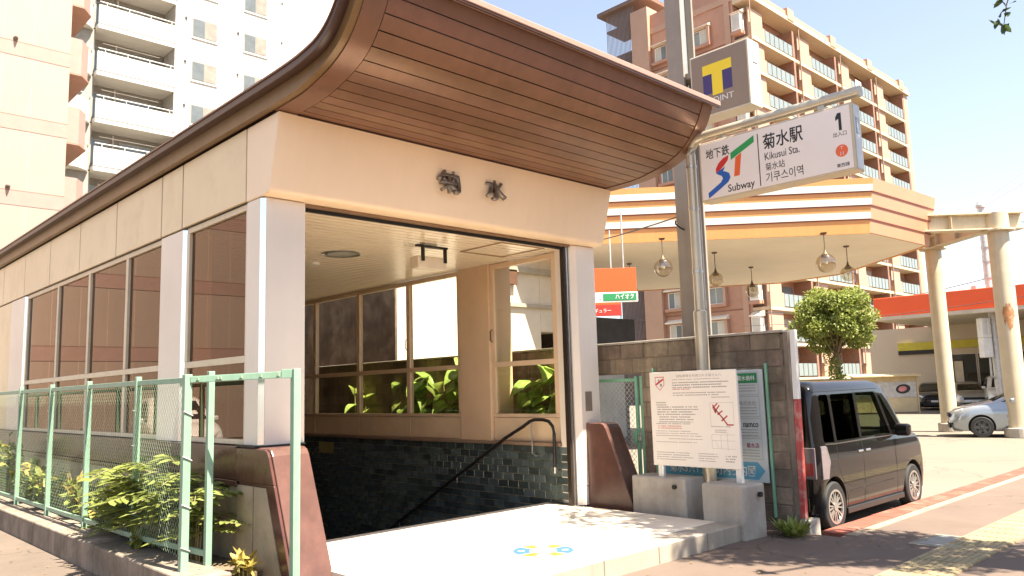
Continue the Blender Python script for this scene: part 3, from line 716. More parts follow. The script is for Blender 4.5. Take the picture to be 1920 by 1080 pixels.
# ================================================================== NOTICE BOARD
nb = thing('notice_board', 'white bicycle parking notice board on two posts set in concrete blocks', 'notice board', (8.12, 5.4, 0))
bx(8.10, 8.125, 4.80, 6.01, .735, 1.865).build('panel', BOARDW, nb, .006)
for yy in (4.86, 5.93): bx(8.127, 8.185, yy-.035, yy+.035, .45, 1.80).build('post', WHITE, nb, .006)
bl = MB().prism([(7.905, 4.70), (8.33, 4.66), (8.36, 5.20), (7.93, 5.24)], 'z', -.05, .585).build('concrete_block', CONC, nb, .03, seg=3)
b2 = MB().prism([(8.02, 5.52), (8.40, 5.48), (8.45, 6.30), (8.06, 6.34)], 'z', -.05, .60).build('concrete_block', CONC, nb, .03, seg=3)
MB().lathe((8.19, 4.66, .47), [(.028, -.035), (.028, .0)], 14, 'y').build('lifting_hole', BLACK, bl)
MB().lathe((8.02, 5.66, .50), [(.026, -.03), (.026, .0)], 14, 'x').build('lifting_hole', BLACK, b2)
NX = (0, -1, 0); NZ = (0, 0, 1); XB = 8.0998
def bp(u, v): return (XB, 6.01-u*1.21, 1.865-v*1.13)      # u,v in 0..1 from the top left of the panel
def bpb(m, u, v, w, h, d=.0006): m.box(XB-d, XB, 6.01-(u+w)*1.21, 6.01-u*1.21, 1.865-(v+h)*1.13, 1.865-v*1.13)
text('headline', '自転車等を利用される皆さんへ', INKG, nb, bp(.59, .05), NX, NZ, w=.62, h=.034, depth=.0006)
lines = MB(); linesr = MB(); r = random.Random(5)
def para(m, u0_, u1_, v0, n, dv, hh, gap=.012):
    for i in range(n):
        u = u0_; e = u1_-r.uniform(0, (u1_-u0_)*.25)
        while u < e:
            w = r.uniform(.006, .02); bpb(m, u, v0+i*dv, min(w, e-u), hh); u += w+.004+(.012 if r.random() < .08 else 0)
para(lines, .28, .92, .085, 1, .02, .006)
para(lines, .28, .92, .115, 3, .026, .011); para(linesr, .28, .55, .185, 1, .02, .009); para(lines, .28, .9, .225, 2, .024, .009)
para(lines, .07, .2, .325, 2, .024, .010); para(lines, .08, .6, .372, 4, .026, .011); para(lines, .1, .55, .478, 3, .026, .010)
para(lines, .06, .5, .55, 1, .02, .009); para(linesr, .08, .42, .575, 2, .022, .009)
para(lines, .05, .6, .63, 3, .024, .006); para(lines, .2, .66, .71, 1, .02, .006); para(lines, .05, .55, .745, 1, .02, .006)
para(lines, .05, .5, .855, 4, .024, .007); para(lines, .54, .78, .855, 4, .024, .007); para(lines, .84, .96, .87, 3, .026, .010)
para(lines, .72, .93, .275, 1, .02, .008); para(lines, .70, .93, .575, 1, .02, .008); para(lines, .74, .88, .61, 2, .02, .007)
lines.build('small_print', INKG, nb, kind='stuff'); linesr.build('red_small_print', M('red_faded_ink', (.55, .16, .12), .6, var=0), nb, kind='stuff')
def stroke(m, pts, w, x, d=.0008):
    for a, b in zip(pts, pts[1:]):
        a, b = Vector((a[0], a[1])), Vector((b[0], b[1])); t = (b-a).normalized(); n = Vector((-t.y, t.x))*w/2; a = a-t*w*.3; b = b+t*w*.3
        q = [a+n, b+n, b-n, a-n]; m.prism([(p.x, p.y) for p in q], 'x', x-d, x)
def uv(u, v): p_ = bp(u, v); return (p_[1], p_[2])
mr = MB()
for pl in ([(.73, .36), (.77, .42), (.83, .49), (.88, .56), (.94, .56)], [(.75, .43), (.80, .365)], [(.73, .39), (.78, .345)], [(.78, .455), (.83, .42)], [(.82, .52), (.88, .47)], [(.74, .40), (.76, .44)]):
    stroke(mr, [uv(*p_) for p_ in pl], .016, XB)
mr.build('map_streets', M('map_red', (.45, .04, .05), .5, var=0), nb)
mm = MB()
for a, b in (((.70, .335), (.95, .335)), ((.70, .335), (.70, .565)), ((.95, .335), (.95, .565)), ((.70, .66), (.95, .66)), ((.70, .72), (.95, .72)), ((.70, .80), (.95, .80)), ((.80, .66), (.80, .80)), ((.87, .64), (.87, .82)), ((.70, .66), (.70, .80)), ((.74, .72), (.77, .79))):
    stroke(mm, [uv(*a), uv(*b)], .0025, XB, .0005)
mm.build('map_outline', INKG, nb)
sh_ = lambda c, s: [(c[0]-.06*s, c[1]+.07*s), (c[0]+.06*s, c[1]+.07*s), (c[0]+.06*s, c[1]-.02*s), (c[0], c[1]-.08*s), (c[0]-.06*s, c[1]-.02*s)]
cc = (bp(.125, .12)[1], bp(.125, .12)[2])
MB().prism(sh_(cc, 1.12), 'x', XB-.0006, XB).build('emblem_border', REDI, nb); MB().prism(sh_(cc, 1.0), 'x', XB-.0012, XB-.0007).build('emblem_field', WHITE, nb)
me_ = MB(); stroke(me_, [(cc[0]+.05, cc[1]-.015), (cc[0]-.05, cc[1]+.045)], .022, XB-.0013); me_.build('emblem_sash', REDI, nb)
me_ = MB(); me_.prism([(cc[0]-.035, cc[1]-.04), (cc[0]-.005, cc[1]-.04), (cc[0]-.005, cc[1]-.005), (cc[0]-.035, cc[1]-.01)], 'x', XB-.002, XB-.0013)
me_.prism([(cc[0]+.0, cc[1]+.01), (cc[0]+.02, cc[1]+.01), (cc[0]+.02, cc[1]+.045), (cc[0]+.0, cc[1]+.045)], 'x', XB-.002, XB-.0013); me_.build('emblem_figure', INKG, nb)

# ================================================================== NEIGHBOURHOOD MAP BOARD ON THE WALL
mb_ = thing('map_board', 'pale neighbourhood advertising map board with blue arrow strip fixed to the block wall', 'map board', (8.71, 5.6, .5))
bx(8.69, 8.715, 4.80, 6.36, .53, 1.86).build('panel', M('map_panel', (.55, .60, .60), .4, var=.05), mb_, .004)
for yy in (4.76, 6.40): bx(8.695, 8.735, yy-.013, yy+.013, .14, 1.93).build('frame_post', GREENG, mb_, .004)
XM = 8.6898
MB().prism([(6.33, .655), (6.26, .56), (4.93, .56), (4.84, .665), (4.93, .765), (6.30, .765)], 'x', XM-.001, XM).build('arrow_strip', BLUEI, mb_)
text('strip_lettering', '菊水3条1丁目町内案内図', WHITE, mb_, (XM-.0012, 5.58, .66), NX, NZ, w=1.22, h=.13, depth=.0006, bold=.012)
lead = MB(); cells = [(4.86, 5.18, 1.56, 1.83), (4.86, 5.18, 1.30, 1.54), (4.86, 5.18, 1.06, 1.28), (4.86, 5.18, .80, 1.04), (5.20, 5.46, 1.30, 1.83), (5.20, 5.46, .80, 1.28)]
for a, b, c, d in cells:
    for q in (((a, c), (b, c)), ((b, c), (b, d)), ((b, d), (a, d)), ((a, d), (a, c))): stroke(lead, list(q), .004, XM, .0006)
lead.build('cell_rules', INKG, mb_)
bx(XM-.0012, XM-.0007, 4.87, 5.17, 1.70, 1.82).build('advert_header', GREENI, mb_)
text('advert_lettering', '菊水歯科', WHITE, mb_, (XM-.0013, 5.02, 1.76), NX, NZ, w=.24, h=.06, depth=.0005, bold=.01)
text('advert_lettering', 'namco', INK, mb_, (XM-.001, 4.99, 1.20), NX, NZ, w=.20, h=.05, depth=.0005, bold=.015)
text('advert_lettering', '菊水店', M('advert_maroon', (.35, .03, .10), .5, var=0), mb_, (XM-.001, 4.98, .96), NX, NZ, w=.17, h=.06, depth=.0005, bold=.012)
text('advert_lettering', '花', REDI, mb_, (XM-.001, 5.26, 1.74), NX, NZ, h=.10, depth=.0005, bold=.012)
text('advert_lettering', '株式会社', INKG, mb_, (XM-.001, 5.02, 1.46), NX, NZ, w=.24, h=.055, depth=.0005)
pr_ = MB()
for (a, b, c, d) in ((4.90, 5.14, 1.58, 1.68), (4.90, 5.14, 1.31, 1.41), (4.90, 5.14, 1.07, 1.15), (4.90, 5.14, .82, .91), (5.22, 5.44, 1.34, 1.66), (5.22, 5.44, .84, 1.22), (5.5, 6.3, .82, 1.8)):
    z = d
    while z > c:
        y = a
        while y < b:
            w = r.uniform(.008, .026); pr_.box(XM-.0006, XM, y, min(y+w, b), z-.011, z); y += w+.006
        z -= .034
pr_.build('small_print', INKG, mb_, kind='stuff')

# ================================================================== SUBWAY SIGN ON ITS POLE
sg = thing('subway_sign', 'white illuminated style subway station sign hanging from a bent beige pole', 'sign', (8.47, 5.46, 0))
px, py = 8.47, 5.46
arc = [(px, py, 4.60), (px, py-.02, 4.70), (px, py-.07, 4.77), (px, py-.15, 4.80), (px, py-.26, 4.805)]
MB().tube([(px, py, 2.6)]+arc+[(px, 3.30, 4.805)], .062, 18).build('pole', PIPE, sg, smooth=True)
MB().tube([(px, py, 0), (px, py, 2.60), (px, py, 2.615)], .082, 18, rs=[.082, .082, .070]).build('pole_sleeve', PIPE, sg, smooth=True)
MB().tube([(px, 3.305, 4.805), (px, 3.285, 4.805)], .066, 18).build('pole_cap', M('cap_grey', (.5, .47, .42), .5), sg)
for yy in (5.0, 3.72): bx(px-.035, px+.035, yy-.04, yy+.04, 4.68, 4.76).build('hanger', PIPE, sg, .006)
bx(8.36, 8.57, 3.35, 5.27, 3.93, 4.68).build('cabinet', M('sign_cabinet', (.56, .47, .34), .4, var=.05), sg, .012)
bx(8.575, 8.58, 3.37, 5.25, 3.95, 4.66).build('face', SIGNW, sg)
bx(8.385, 8.545, 3.344, 3.349, 3.95, 4.66).build('end_plate', M('pale_grey_end', (.55, .57, .58), .4), sg)
bx(8.42, 8.50, 3.340, 3.3435, 4.34, 4.52).build('end_sticker', M('sticker_slate', (.25, .28, .33), .4, var=.3, scale=60), sg)
FXs = 8.3595
bx(FXs-.004, FXs, 3.375, 5.245, 3.955, 4.655).build('face', SIGNW, sg, .003)
FXs -= .0042
def sp2(u, v): return (FXs, 5.245-u*1.87, 4.655-v*.70)     # u,v on the sign face
def stx(body, u, v, w, h, mat=INK, bold=.01, d=.001): return text('lettering', body, mat, sg, sp2(u, v), NX, NZ, w=w*1.87 if w else None, h=h*.70, depth=d, bold=bold)
stx('地下鉄', .128, .20, .175, .185, bold=.012)
stx('Subway', .285, .905, .19, .17, bold=.010)
stx('菊水駅', .582, .245, .262, .27, bold=.014)
stx('Kikusui Sta.', .572, .495, .228, .125, bold=.004)
stx('菊水站', .522, .675, .128, .13, bold=.002)
stx('기쿠스이역', .578, .855, .242, .165, bold=.002)
MB().prism([(sp2(u_, v_)[1], sp2(u_, v_)[2]) for u_, v_ in ((.928, .095), (.949, .095), (.949, .375), (.932, .375), (.932, .185), (.915, .21), (.915, .155))], 'x', FXs-.001, FXs).build('numeral', INK, sg)
stx('出入口', .935, .43, .078, .075, bold=.003)
stx('東西線', .940, .925, .075, .062, bold=.008)
bx(FXs-.001, FXs, sp2(.418, 0)[1]-.006, sp2(.418, 0)[1]+.006, sp2(0, .965)[2], sp2(0, .07)[2]).build('divider', INK, sg)
def spoly(pts, mat, name='logo_stroke', d=.0012): return MB().prism([(sp2(*p)[1], sp2(*p)[2]) for p in pts], 'x', FXs-d, FXs).build(name, mat, sg)
spoly([(.392, .075), (.392, .19), (.222, .40), (.222, .275)], SGREEN)
spoly([(.300, .315), (.278, .70), (.238, .70), (.256, .37)], SORANGE)
spoly([(.208, .30), (.200, .39), (.165, .48), (.135, .535), (.108, .56), (.110, .49), (.13, .405), (.165, .335)], SRED)
spoly([(.108, .565), (.14, .53), (.178, .485), (.162, .56), (.185, .585), (.205, .62), (.212, .70), (.195, .77), (.150, .84), (.046, .99), (.044, .89), (.140, .75), (.158, .69), (.150, .64), (.122, .60)], SBLUE, d=.0014)
MB().lathe((FXs, sp2(.938, .70)[1], sp2(0, .70)[2]), [(.068, -.0012), (.068, 0)], 28, 'x').build('line_badge', SORANGE, sg)
text('lettering', 'T', WHITE, sg, (FXs-.0014, sp2(.938, 0)[1], sp2(0, .655)[2]), NX, NZ, h=.035, depth=.0008, bold=.02)
text('lettering', '11', WHITE, sg, (FXs-.0014, sp2(.938, 0)[1], sp2(0, .745)[2]), NX, NZ, h=.04, depth=.0008, bold=.02)
MB().tube([(8.41, 5.33, 2.62), (8.41, 5.33, 4.5)], .008, 6).build('cable_conduit', GALV, sg)
for zz in (3.1, 3.9, 4.45): MB().tube([(8.47, 5.46, zz-.015), (8.47, 5.46, zz+.015)], .068, 16).build('clamp_band', STEEL, sg)

# ================================================================== TALL POLE WITH POINT-CARD SIGN
tp = thing('sign_pole', 'tall grey steel pole carrying the taupe square point sign', 'pole', (9.65, 6.3, -.06))
bx(9.50, 9.54, 6.16, 6.43, -.06, 9.0).build('flange', POLEG, tp, .004)
bx(9.80, 9.84, 6.16, 6.43, -.06, 9.0).build('flange', POLEG, tp, .004)
bx(9.541, 9.799, 6.27, 6.31, -.06, 9.0).build('web', M('pole_web', (.27, .28, .30), .45, var=.08), tp)
for zz in (5.72, 6.12): bx(9.56, 9.78, 6.05, 6.268, zz, zz+.09).build('sign_arm', POLEG, tp, .005)
MB().tube([(9.47, 6.42, 4.05), (9.43, 6.40, 4.0), (9.44, 6.33, 3.93), (9.50, 6.30, 3.90)], .012, 6).build('cable_loop', RUBBER, tp)
ts = thing('point_sign', 'square taupe sign with yellow and purple letter T on the grey pole', 'sign', (9.65, 5.6, 5.4))
bx(9.50, 9.80, 5.12, 6.05, 5.44, 6.38).build('cabinet', TSIDE, ts, .01)
XT = 9.4995
bx(XT-.004, XT, 5.145, 6.025, 5.465, 6.355).build('face', TAUPE, ts)
XT -= .0042
def tq(a, b, c, d, mat): bx(XT-.0012, XT, b, a, d, c).build('logo_block', mat, ts)
tq(5.845, 5.385, 6.19, 6.045, YELLOW); tq(5.70, 5.535, 6.044, 5.725, YELLOW)
tq(5.845, 5.702, 6.044, 5.76, PURPLE); tq(5.533, 5.385, 6.044, 5.76, PURPLE)
text('lettering', 'T-POINT', WHITE, ts, (XT-.0005, 5.64, 5.655), NX, NZ, w=.53, h=.085, depth=.001)
bx(9.60, 9.73, 5.112, 5.1185, 6.06, 6.30).build('maker_plate', M('plate_slate', (.33, .36, .40), .4), ts)
# ================================================================== VEHICLES
def lerp_tab(tab, z):
    for (a, va), (b, vb) in zip(tab, tab[1:]):
        if z <= b: t = (z-a)/(b-a) if b > a else 0; return va+(vb-va)*max(0, min(1, t))
    return tab[-1][1]
def car_shell(levels, n=9):
    """levels: (z, xrear, xfront, halfwidth, corner radius rear, corner radius front); plan outline per level"""
    m = MB(); rings = []
    for z, xr, xf, w, rr, rf in levels:
        ring = []
        for cx, cy, r, a0 in ((xf-rf, w-rf, rf, 0), (xr+rr, w-rr, rr, 90), (xr+rr, -w+rr, rr, 180), (xf-rf, -w+rf, rf, 270)):
            for k in range(n):
                t = radians(a0+90*k/(n-1)); ring.append((cx+r*cos(t), cy+r*sin(t), z))
        # split the long sides so the surface can curve
        rings.append(ring)
    N_ = len(rings[0]); vs = [p for r_ in rings for p in r_]; fs = []
    for i in range(len(rings)-1):
        for k in range(N_): fs.append((i*N_+k, i*N_+(k+1) % N_, (i+1)*N_+(k+1) % N_, (i+1)*N_+k))
    fs += [tuple(range(N_-1, -1, -1)), tuple(range((len(rings)-1)*N_, len(rings)*N_))]
    return m.add(vs, fs)
def make_wheel(name, parent, x, y, r, w, out, spokes, rimm, steel=False):
    """wheel centred at local x,y,r ; out = +1/-1 outer side in y"""
    t = MB().lathe((x, y, r), [(r*.68, -w/2), (r*.93, -w/2), (r*.985, -w*.42), (r, -w*.25), (r, w*.25), (r*.985, w*.42), (r*.93, w/2), (r*.68, w/2), (r*.66, w*.3), (r*.66, -w*.3), (r*.68, -w/2)], 40, 'y', caps=False)
    wh = t.build(name, RUBBER, parent, smooth=True, fixn=True)
    yo = y+out*w*.5
    MB().lathe((x, yo-out*.055, r), [(r*.66, -.01), (r*.66, .01)], 32, 'y').build('wheel_disc', M('wheel_dark', (.02, .02, .02), .5), wh)
    rg = MB()
    nn = 40; pr = [(r*.60, 0), (r*.685, 0), (r*.685, -out*.03), (r*.60, -out*.03), (r*.60, 0)]
    rg.lathe((x, yo+out*.002, r), pr[:-1]+[pr[0]], nn, 'y')
    rg.f = [f for f in rg.f if len(f) == 4]; rg.mi = [0]*len(rg.f)
    rg.build('rim_ring', rimm, wh, smooth=True, fixn=True)
    sm = MB()
    for k in range(spokes):
        for off in ((-.13, .13) if not steel else (0,)):
            a = 2*pi*k/spokes+off*.8; b = 2*pi*k/spokes+off*1.25
            p0 = Vector((cos(a)*r*.12, 0, sin(a)*r*.12)); p1 = Vector((cos(b)*r*.63, 0, sin(b)*r*.63)); s = (p1-p0).normalized().cross(Vector((0, 1, 0)))*(r*.035 if not steel else r*.16)
            c = Vector((x, yo-out*.008, r)); d = Vector((0, -out*.03, 0))
            q = [c+p0+s, c+p0-s, c+p1-s*.8, c+p1+s*.8]; sm.add(q+[v+d for v in q], [(0, 1, 2, 3), (7, 6, 5, 4), (0, 3, 7, 4), (1, 0, 4, 5), (2, 1, 5, 6), (3, 2, 6, 7)])
    sm.build('spokes', rimm, wh, fixn=True)
    MB().lathe((x, yo-out*.012, r), [(r*.17, -.012), (r*.15, .012), (r*.06, .015)], 20, 'y').build('hub_cap', rimm, wh, smooth=True, fixn=True)
    return wh
def carve_body(m, wells, wheel_r, name, mat, parent, wmax, cutters=()):
    me = m.mesh(name, mat); o = bpy.data.objects.new(name, me); COL.objects.link(o)
    bm = bmesh.new(); bm.from_mesh(me); bmesh.ops.recalc_face_normals(bm, faces=bm.faces); bm.to_mesh(me); bm.free()
    cut = MB()
    for x in wells:
        for s in (-1, 1):
            cut.lathe((x, s*(wmax-.08), wheel_r+.01), [(wheel_r*1.17, -.17), (wheel_r*1.17, .17)], 32, 'y')
    cm = cut.mesh('cut', MATS['black_gap']); co = bpy.data.objects.new('cut', cm); COL.objects.link(co)
    bm = bmesh.new(); bm.from_mesh(cm); bmesh.ops.recalc_face_normals(bm, faces=bm.faces); bm.to_mesh(cm); bm.free()
    bo = o.modifiers.new('b', 'BOOLEAN'); bo.operation = 'DIFFERENCE'; bo.object = co; bo.solver = 'EXACT'
    bo.material_mode = 'TRANSFER'
    extra = []
    for cu_ in cutters:
        cm2 = cu_.mesh('cut', MATS['dark_interior']); c2_ = bpy.data.objects.new('cut', cm2); COL.objects.link(c2_); extra.append(c2_)
        bm = bmesh.new(); bm.from_mesh(cm2); bmesh.ops.recalc_face_normals(bm, faces=bm.faces); bm.to_mesh(cm2); bm.free()
        b2_ = o.modifiers.new('b', 'BOOLEAN'); b2_.operation = 'DIFFERENCE'; b2_.object = c2_; b2_.solver = 'EXACT'; b2_.material_mode = 'TRANSFER'
    bpy.context.view_layer.update(); dg = bpy.context.evaluated_depsgraph_get()
    res = bpy.data.meshes.new_from_object(o.evaluated_get(dg))
    bpy.data.objects.remove(o); bpy.data.objects.remove(co)
    for c2_ in extra: bpy.data.objects.remove(c2_)
    out = link(name, res, parent, smooth=True); return out
def side_patch(lv, pts, s, off, t=.004):
    """polygon (x,z) laid on the body side s=+1/-1; returns MB with thickness t outward"""
    tab = [(l[0], l[3]) for l in lv]
    A = [Vector((x, s*(lerp_tab(tab, z)+off), z)) for x, z in pts]; B = [v+Vector((0, s*t, 0)) for v in A]; n = len(A)
    return MB().add(A+B, [tuple(range(n)), tuple(range(2*n-1, n-1, -1))]+[(i, (i+1) % n, n+(i+1) % n, n+i) for i in range(n)])
def line_patch(lv, pts, s, w=.006, off=.0):
    m = MB(); tab = [(l[0], l[3]) for l in lv]
    for (x0, z0), (x1, z1) in zip(pts, pts[1:]):
        k = max(1, int(abs(z1-z0)/.12))
        for j in range(k):
            a = (x0+(x1-x0)*j/k, z0+(z1-z0)*j/k); b = (x0+(x1-x0)*(j+1)/k, z0+(z1-z0)*(j+1)/k)
            pa = Vector((a[0], s*(lerp_tab(tab, a[1])+off), a[1])); pb = Vector((b[0], s*(lerp_tab(tab, b[1])+off), b[1]))
            d = (pb-pa).normalized(); n = Vector((0, s, 0)); e = d.cross(n).normalized()*w/2
            q = [pa+e, pa-e, pb-e, pb+e]; m.add([v-n*.003 for v in q]+[v+n*.0015 for v in q], [(4, 5, 6, 7), (0, 3, 2, 1), (0, 1, 5, 4), (1, 2, 6, 5), (2, 3, 7, 6), (3, 0, 4, 7)])
    return m
def place(root, loc, rz): root.location = loc; root.rotation_euler = (0, 0, rz)

# ---- black tall-roofed minivan (local x forward, origin at rear axle ground, y left)
van = thing('black_minivan', 'shiny black boxy minivan parked behind the block wall', 'van', (0, 0, 0))
LV = [(.17, -.30, 2.98, .66, .10, .20), (.24, -.36, 3.03, .705, .10, .22), (.45, -.375, 3.05, .73, .10, .24), (.62, -.37, 3.045, .7365, .10, .25), (.80, -.36, 3.02, .7375, .09, .26),
      (.90, -.355, 2.97, .733, .09, .27), (.97, -.35, 2.86, .727, .09, .28), (1.005, -.348, 2.66, .722, .09, .28), (1.03, -.346, 2.50, .718, .09, .25),
      (1.30, -.335, 2.24, .696, .09, .22), (1.55, -.315, 2.00, .673, .09, .20), (1.62, -.30, 1.92, .662, .09, .20), (1.68, -.27, 1.82, .635, .12, .22), (1.72, -.21, 1.70, .58, .16, .25), (1.742, -.10, 1.52, .46, .20, .25), (1.75, .1, 1.3, .25, .2, .2)]
WB = 2.46; RW = .285
WINS = {'quarter_window': [(-.16, 1.06), (-.145, 1.02), (.115, 1.01), (.115, 1.53), (.09, 1.565), (-.10, 1.565), (-.135, 1.53)], 'rear_door_window': [(.185, 1.02), (.83, 1.02), (.83, 1.565), (.21, 1.565), (.185, 1.54)],
        'front_door_window': [(.905, 1.02), (1.80, 1.02), (1.78, 1.06), (1.50, 1.55), (1.46, 1.57), (.905, 1.57)], 'corner_window': [(1.86, 1.04), (2.14, 1.04), (1.66, 1.52), (1.60, 1.52)]}
cav = MB().prism([(-.64, .70), (.64, .70), (.66, 1.02), (.61, 1.58), (.50, 1.66), (-.50, 1.66), (-.61, 1.58), (-.66, 1.02)], 'x', -.27, 1.78)
dash = MB().prism([(1.70, 1.00), (2.30, 1.035), (1.86, 1.55), (1.70, 1.55)], 'y', -.60, .60)
wsc = MB().prism([(1.70, 1.07), (2.70, 1.07), (2.70, 1.35), (2.05, 1.52), (1.70, 1.52)], 'y', -.52, .52)
rwc = MB().box(-.6, 0, -.55, .55, 1.08, 1.54)
carve_body(car_shell(LV), (0, WB), RW, 'body', CARB, van, .735, [cav, dash, wsc, rwc]+[MB().prism(w_, 'y', -.9, .9) for w_ in WINS.values()])
TINT = glass('van_tinted_glass', (.20, .20, .17), .02); CLEARG = glass('van_clear_glass', (.62, .65, .58), .02)
for y_ in (-.33, .33):
    for x_ in (.05, 1.0):
        st_ = MB().obox((x_+.08, y_, .98), (.16, .46, .62), 0, 0, -.15).build('seat', M('seat_cloth', (.05, .045, .045), .9), van, .05)
        MB().obox((x_+.03, y_, 1.38), (.10, .24, .18), 0, 0, -.12).build('headrest', M('seat_cloth', (.05, .045, .045)), st_, .04)
MB().tube([(1.72, .33+.18*cos(a*pi/8), 1.02+.18*sin(a*pi/8)) for a in range(17)], .014, 6).build('steering_wheel', BLACK, van)
for x in (0, WB):
    for s in (-1, 1): make_wheel('wheel', van, x, s*.655, RW, .155, s, 8, RIMM)
for x in (0, WB):
    MB().box(x-.33, x+.33, -.60, .60, .20, .62).build('wheel_well', BLACK, van)
for s in (-1, 1):
    MB().box(.34, WB-.36, s*.705-.02, s*.705+.02, .165, .235).build('side_skirt', M('skirt_black', (.02, .02, .02), .35), van, .008)
    for nm, w_ in WINS.items(): side_patch(LV, w_, s, -.006, .004).build(nm, CLEARG if nm in ('front_door_window', 'corner_window') else TINT, van)
    for nm, pl in (('window_trim', [(-.15, 1.0), (.13, .99), (1.80, .995), (2.2, 1.0)]),):
        line_patch(LV, pl, s, .014, .004).build(nm, M('trim_gloss', (.10, .095, .09), .25, metal=.6), van)
    line_patch(LV, [(.15, 1.60), (.15, .98), (.15, .72), (.36, .40), (.40, .24)], s, .007).build('door_seam', BLACK, van)
    line_patch(LV, [(.865, 1.60), (.865, .24)], s, .008).build('door_seam', BLACK, van)
    line_patch(LV, [(1.86, 1.04), (1.90, .60), (1.92, .26)], s, .007).build('door_seam', BLACK, van)
    line_patch(LV, [(-.30, .735), (.15, .745)], s, .012).build('slide_rail', BLACK, van)
    line_patch(LV, [(-.25, 1.60), (1.60, 1.61)], s, .008).build('roof_gutter', BLACK, van)
    for x0 in (.72, .94): MB().obox((x0+.06, s*.742, .865), (.13, .022, .028)).build('door_handle', CHROME, van, .008)
    mr_ = MB().obox((1.92, s*.845, 1.06), (.11, .20, .16)).build('mirror', CARB, van, .04, seg=4)
    MB().obox((1.92, s*.735, 1.02), (.06, .08, .05)).build('mirror_arm', BLACK, mr_)
    # lamps
    side_patch(LV, [(-.30, .62), (-.16, .62), (-.10, .80), (-.16, .98), (-.28, .98)], s, .002, .012).build('tail_lamp', TAILC, van, .004)
    line_patch(LV, [(-.17, .63), (-.10, .80), (-.15, .97)], s, .022, .012).build('lamp_trim', CHROME, van)
    MB().box(-.375, -.352, s*.60-.10, s*.60+.10, .62, .97).build('tail_lamp', TAILC, van, .006)
    MB().box(-.380, -.374, s*.60-.07, s*.60+.02, .66, .80).build('lamp_core', TAILR, van)
    MB().obox((2.93, s*.52, .74), (.12, .26, .15), -s*.25).build('headlamp', HEADL, van, .03)
    line_patch(LV, [(.42, .42), (.80, .425)], s, .010, .002).build('body_crease', CARB, van); line_patch(LV, [(.90, .425), (1.78, .44)], s, .010, .002).build('body_crease', CARB, van)
MB().prism([(-.34, 1.05), (-.352, 1.05), (-.312, 1.56), (-.30, 1.56)], 'y', -.56, .56).build('rear_window', TINT, van)
MB().box(-.40, -.37, -.60, .60, .26, .42).build('rear_bumper', CARB, van, .02)
MB().box(-.385, -.375, -.17, .17, .74, .84).build('number_plate', WHITE, van)
MB().lathe((-.374, -.38, 1.12), [(.03, -.004), (.03, 0)], 16, 'x').build('round_sticker', GREENI, van)
MB().prism([(2.42, 1.06), (2.45, 1.075), (1.98, 1.54), (1.95, 1.53)], 'y', -.55, .55).build('windscreen', CLEARG, van)
MB().tube([(-.12, .0, 1.73), (-.30, 0, 1.90)], .006, 6).build('antenna', BLACK, van)
MB().box(3.03, 3.06, -.50, .50, .62, .78).build('grille', CHROME, van, .01)
place(van, (9.30, 5.035, -.06), 0); van.scale = (1, 1, 1.02)

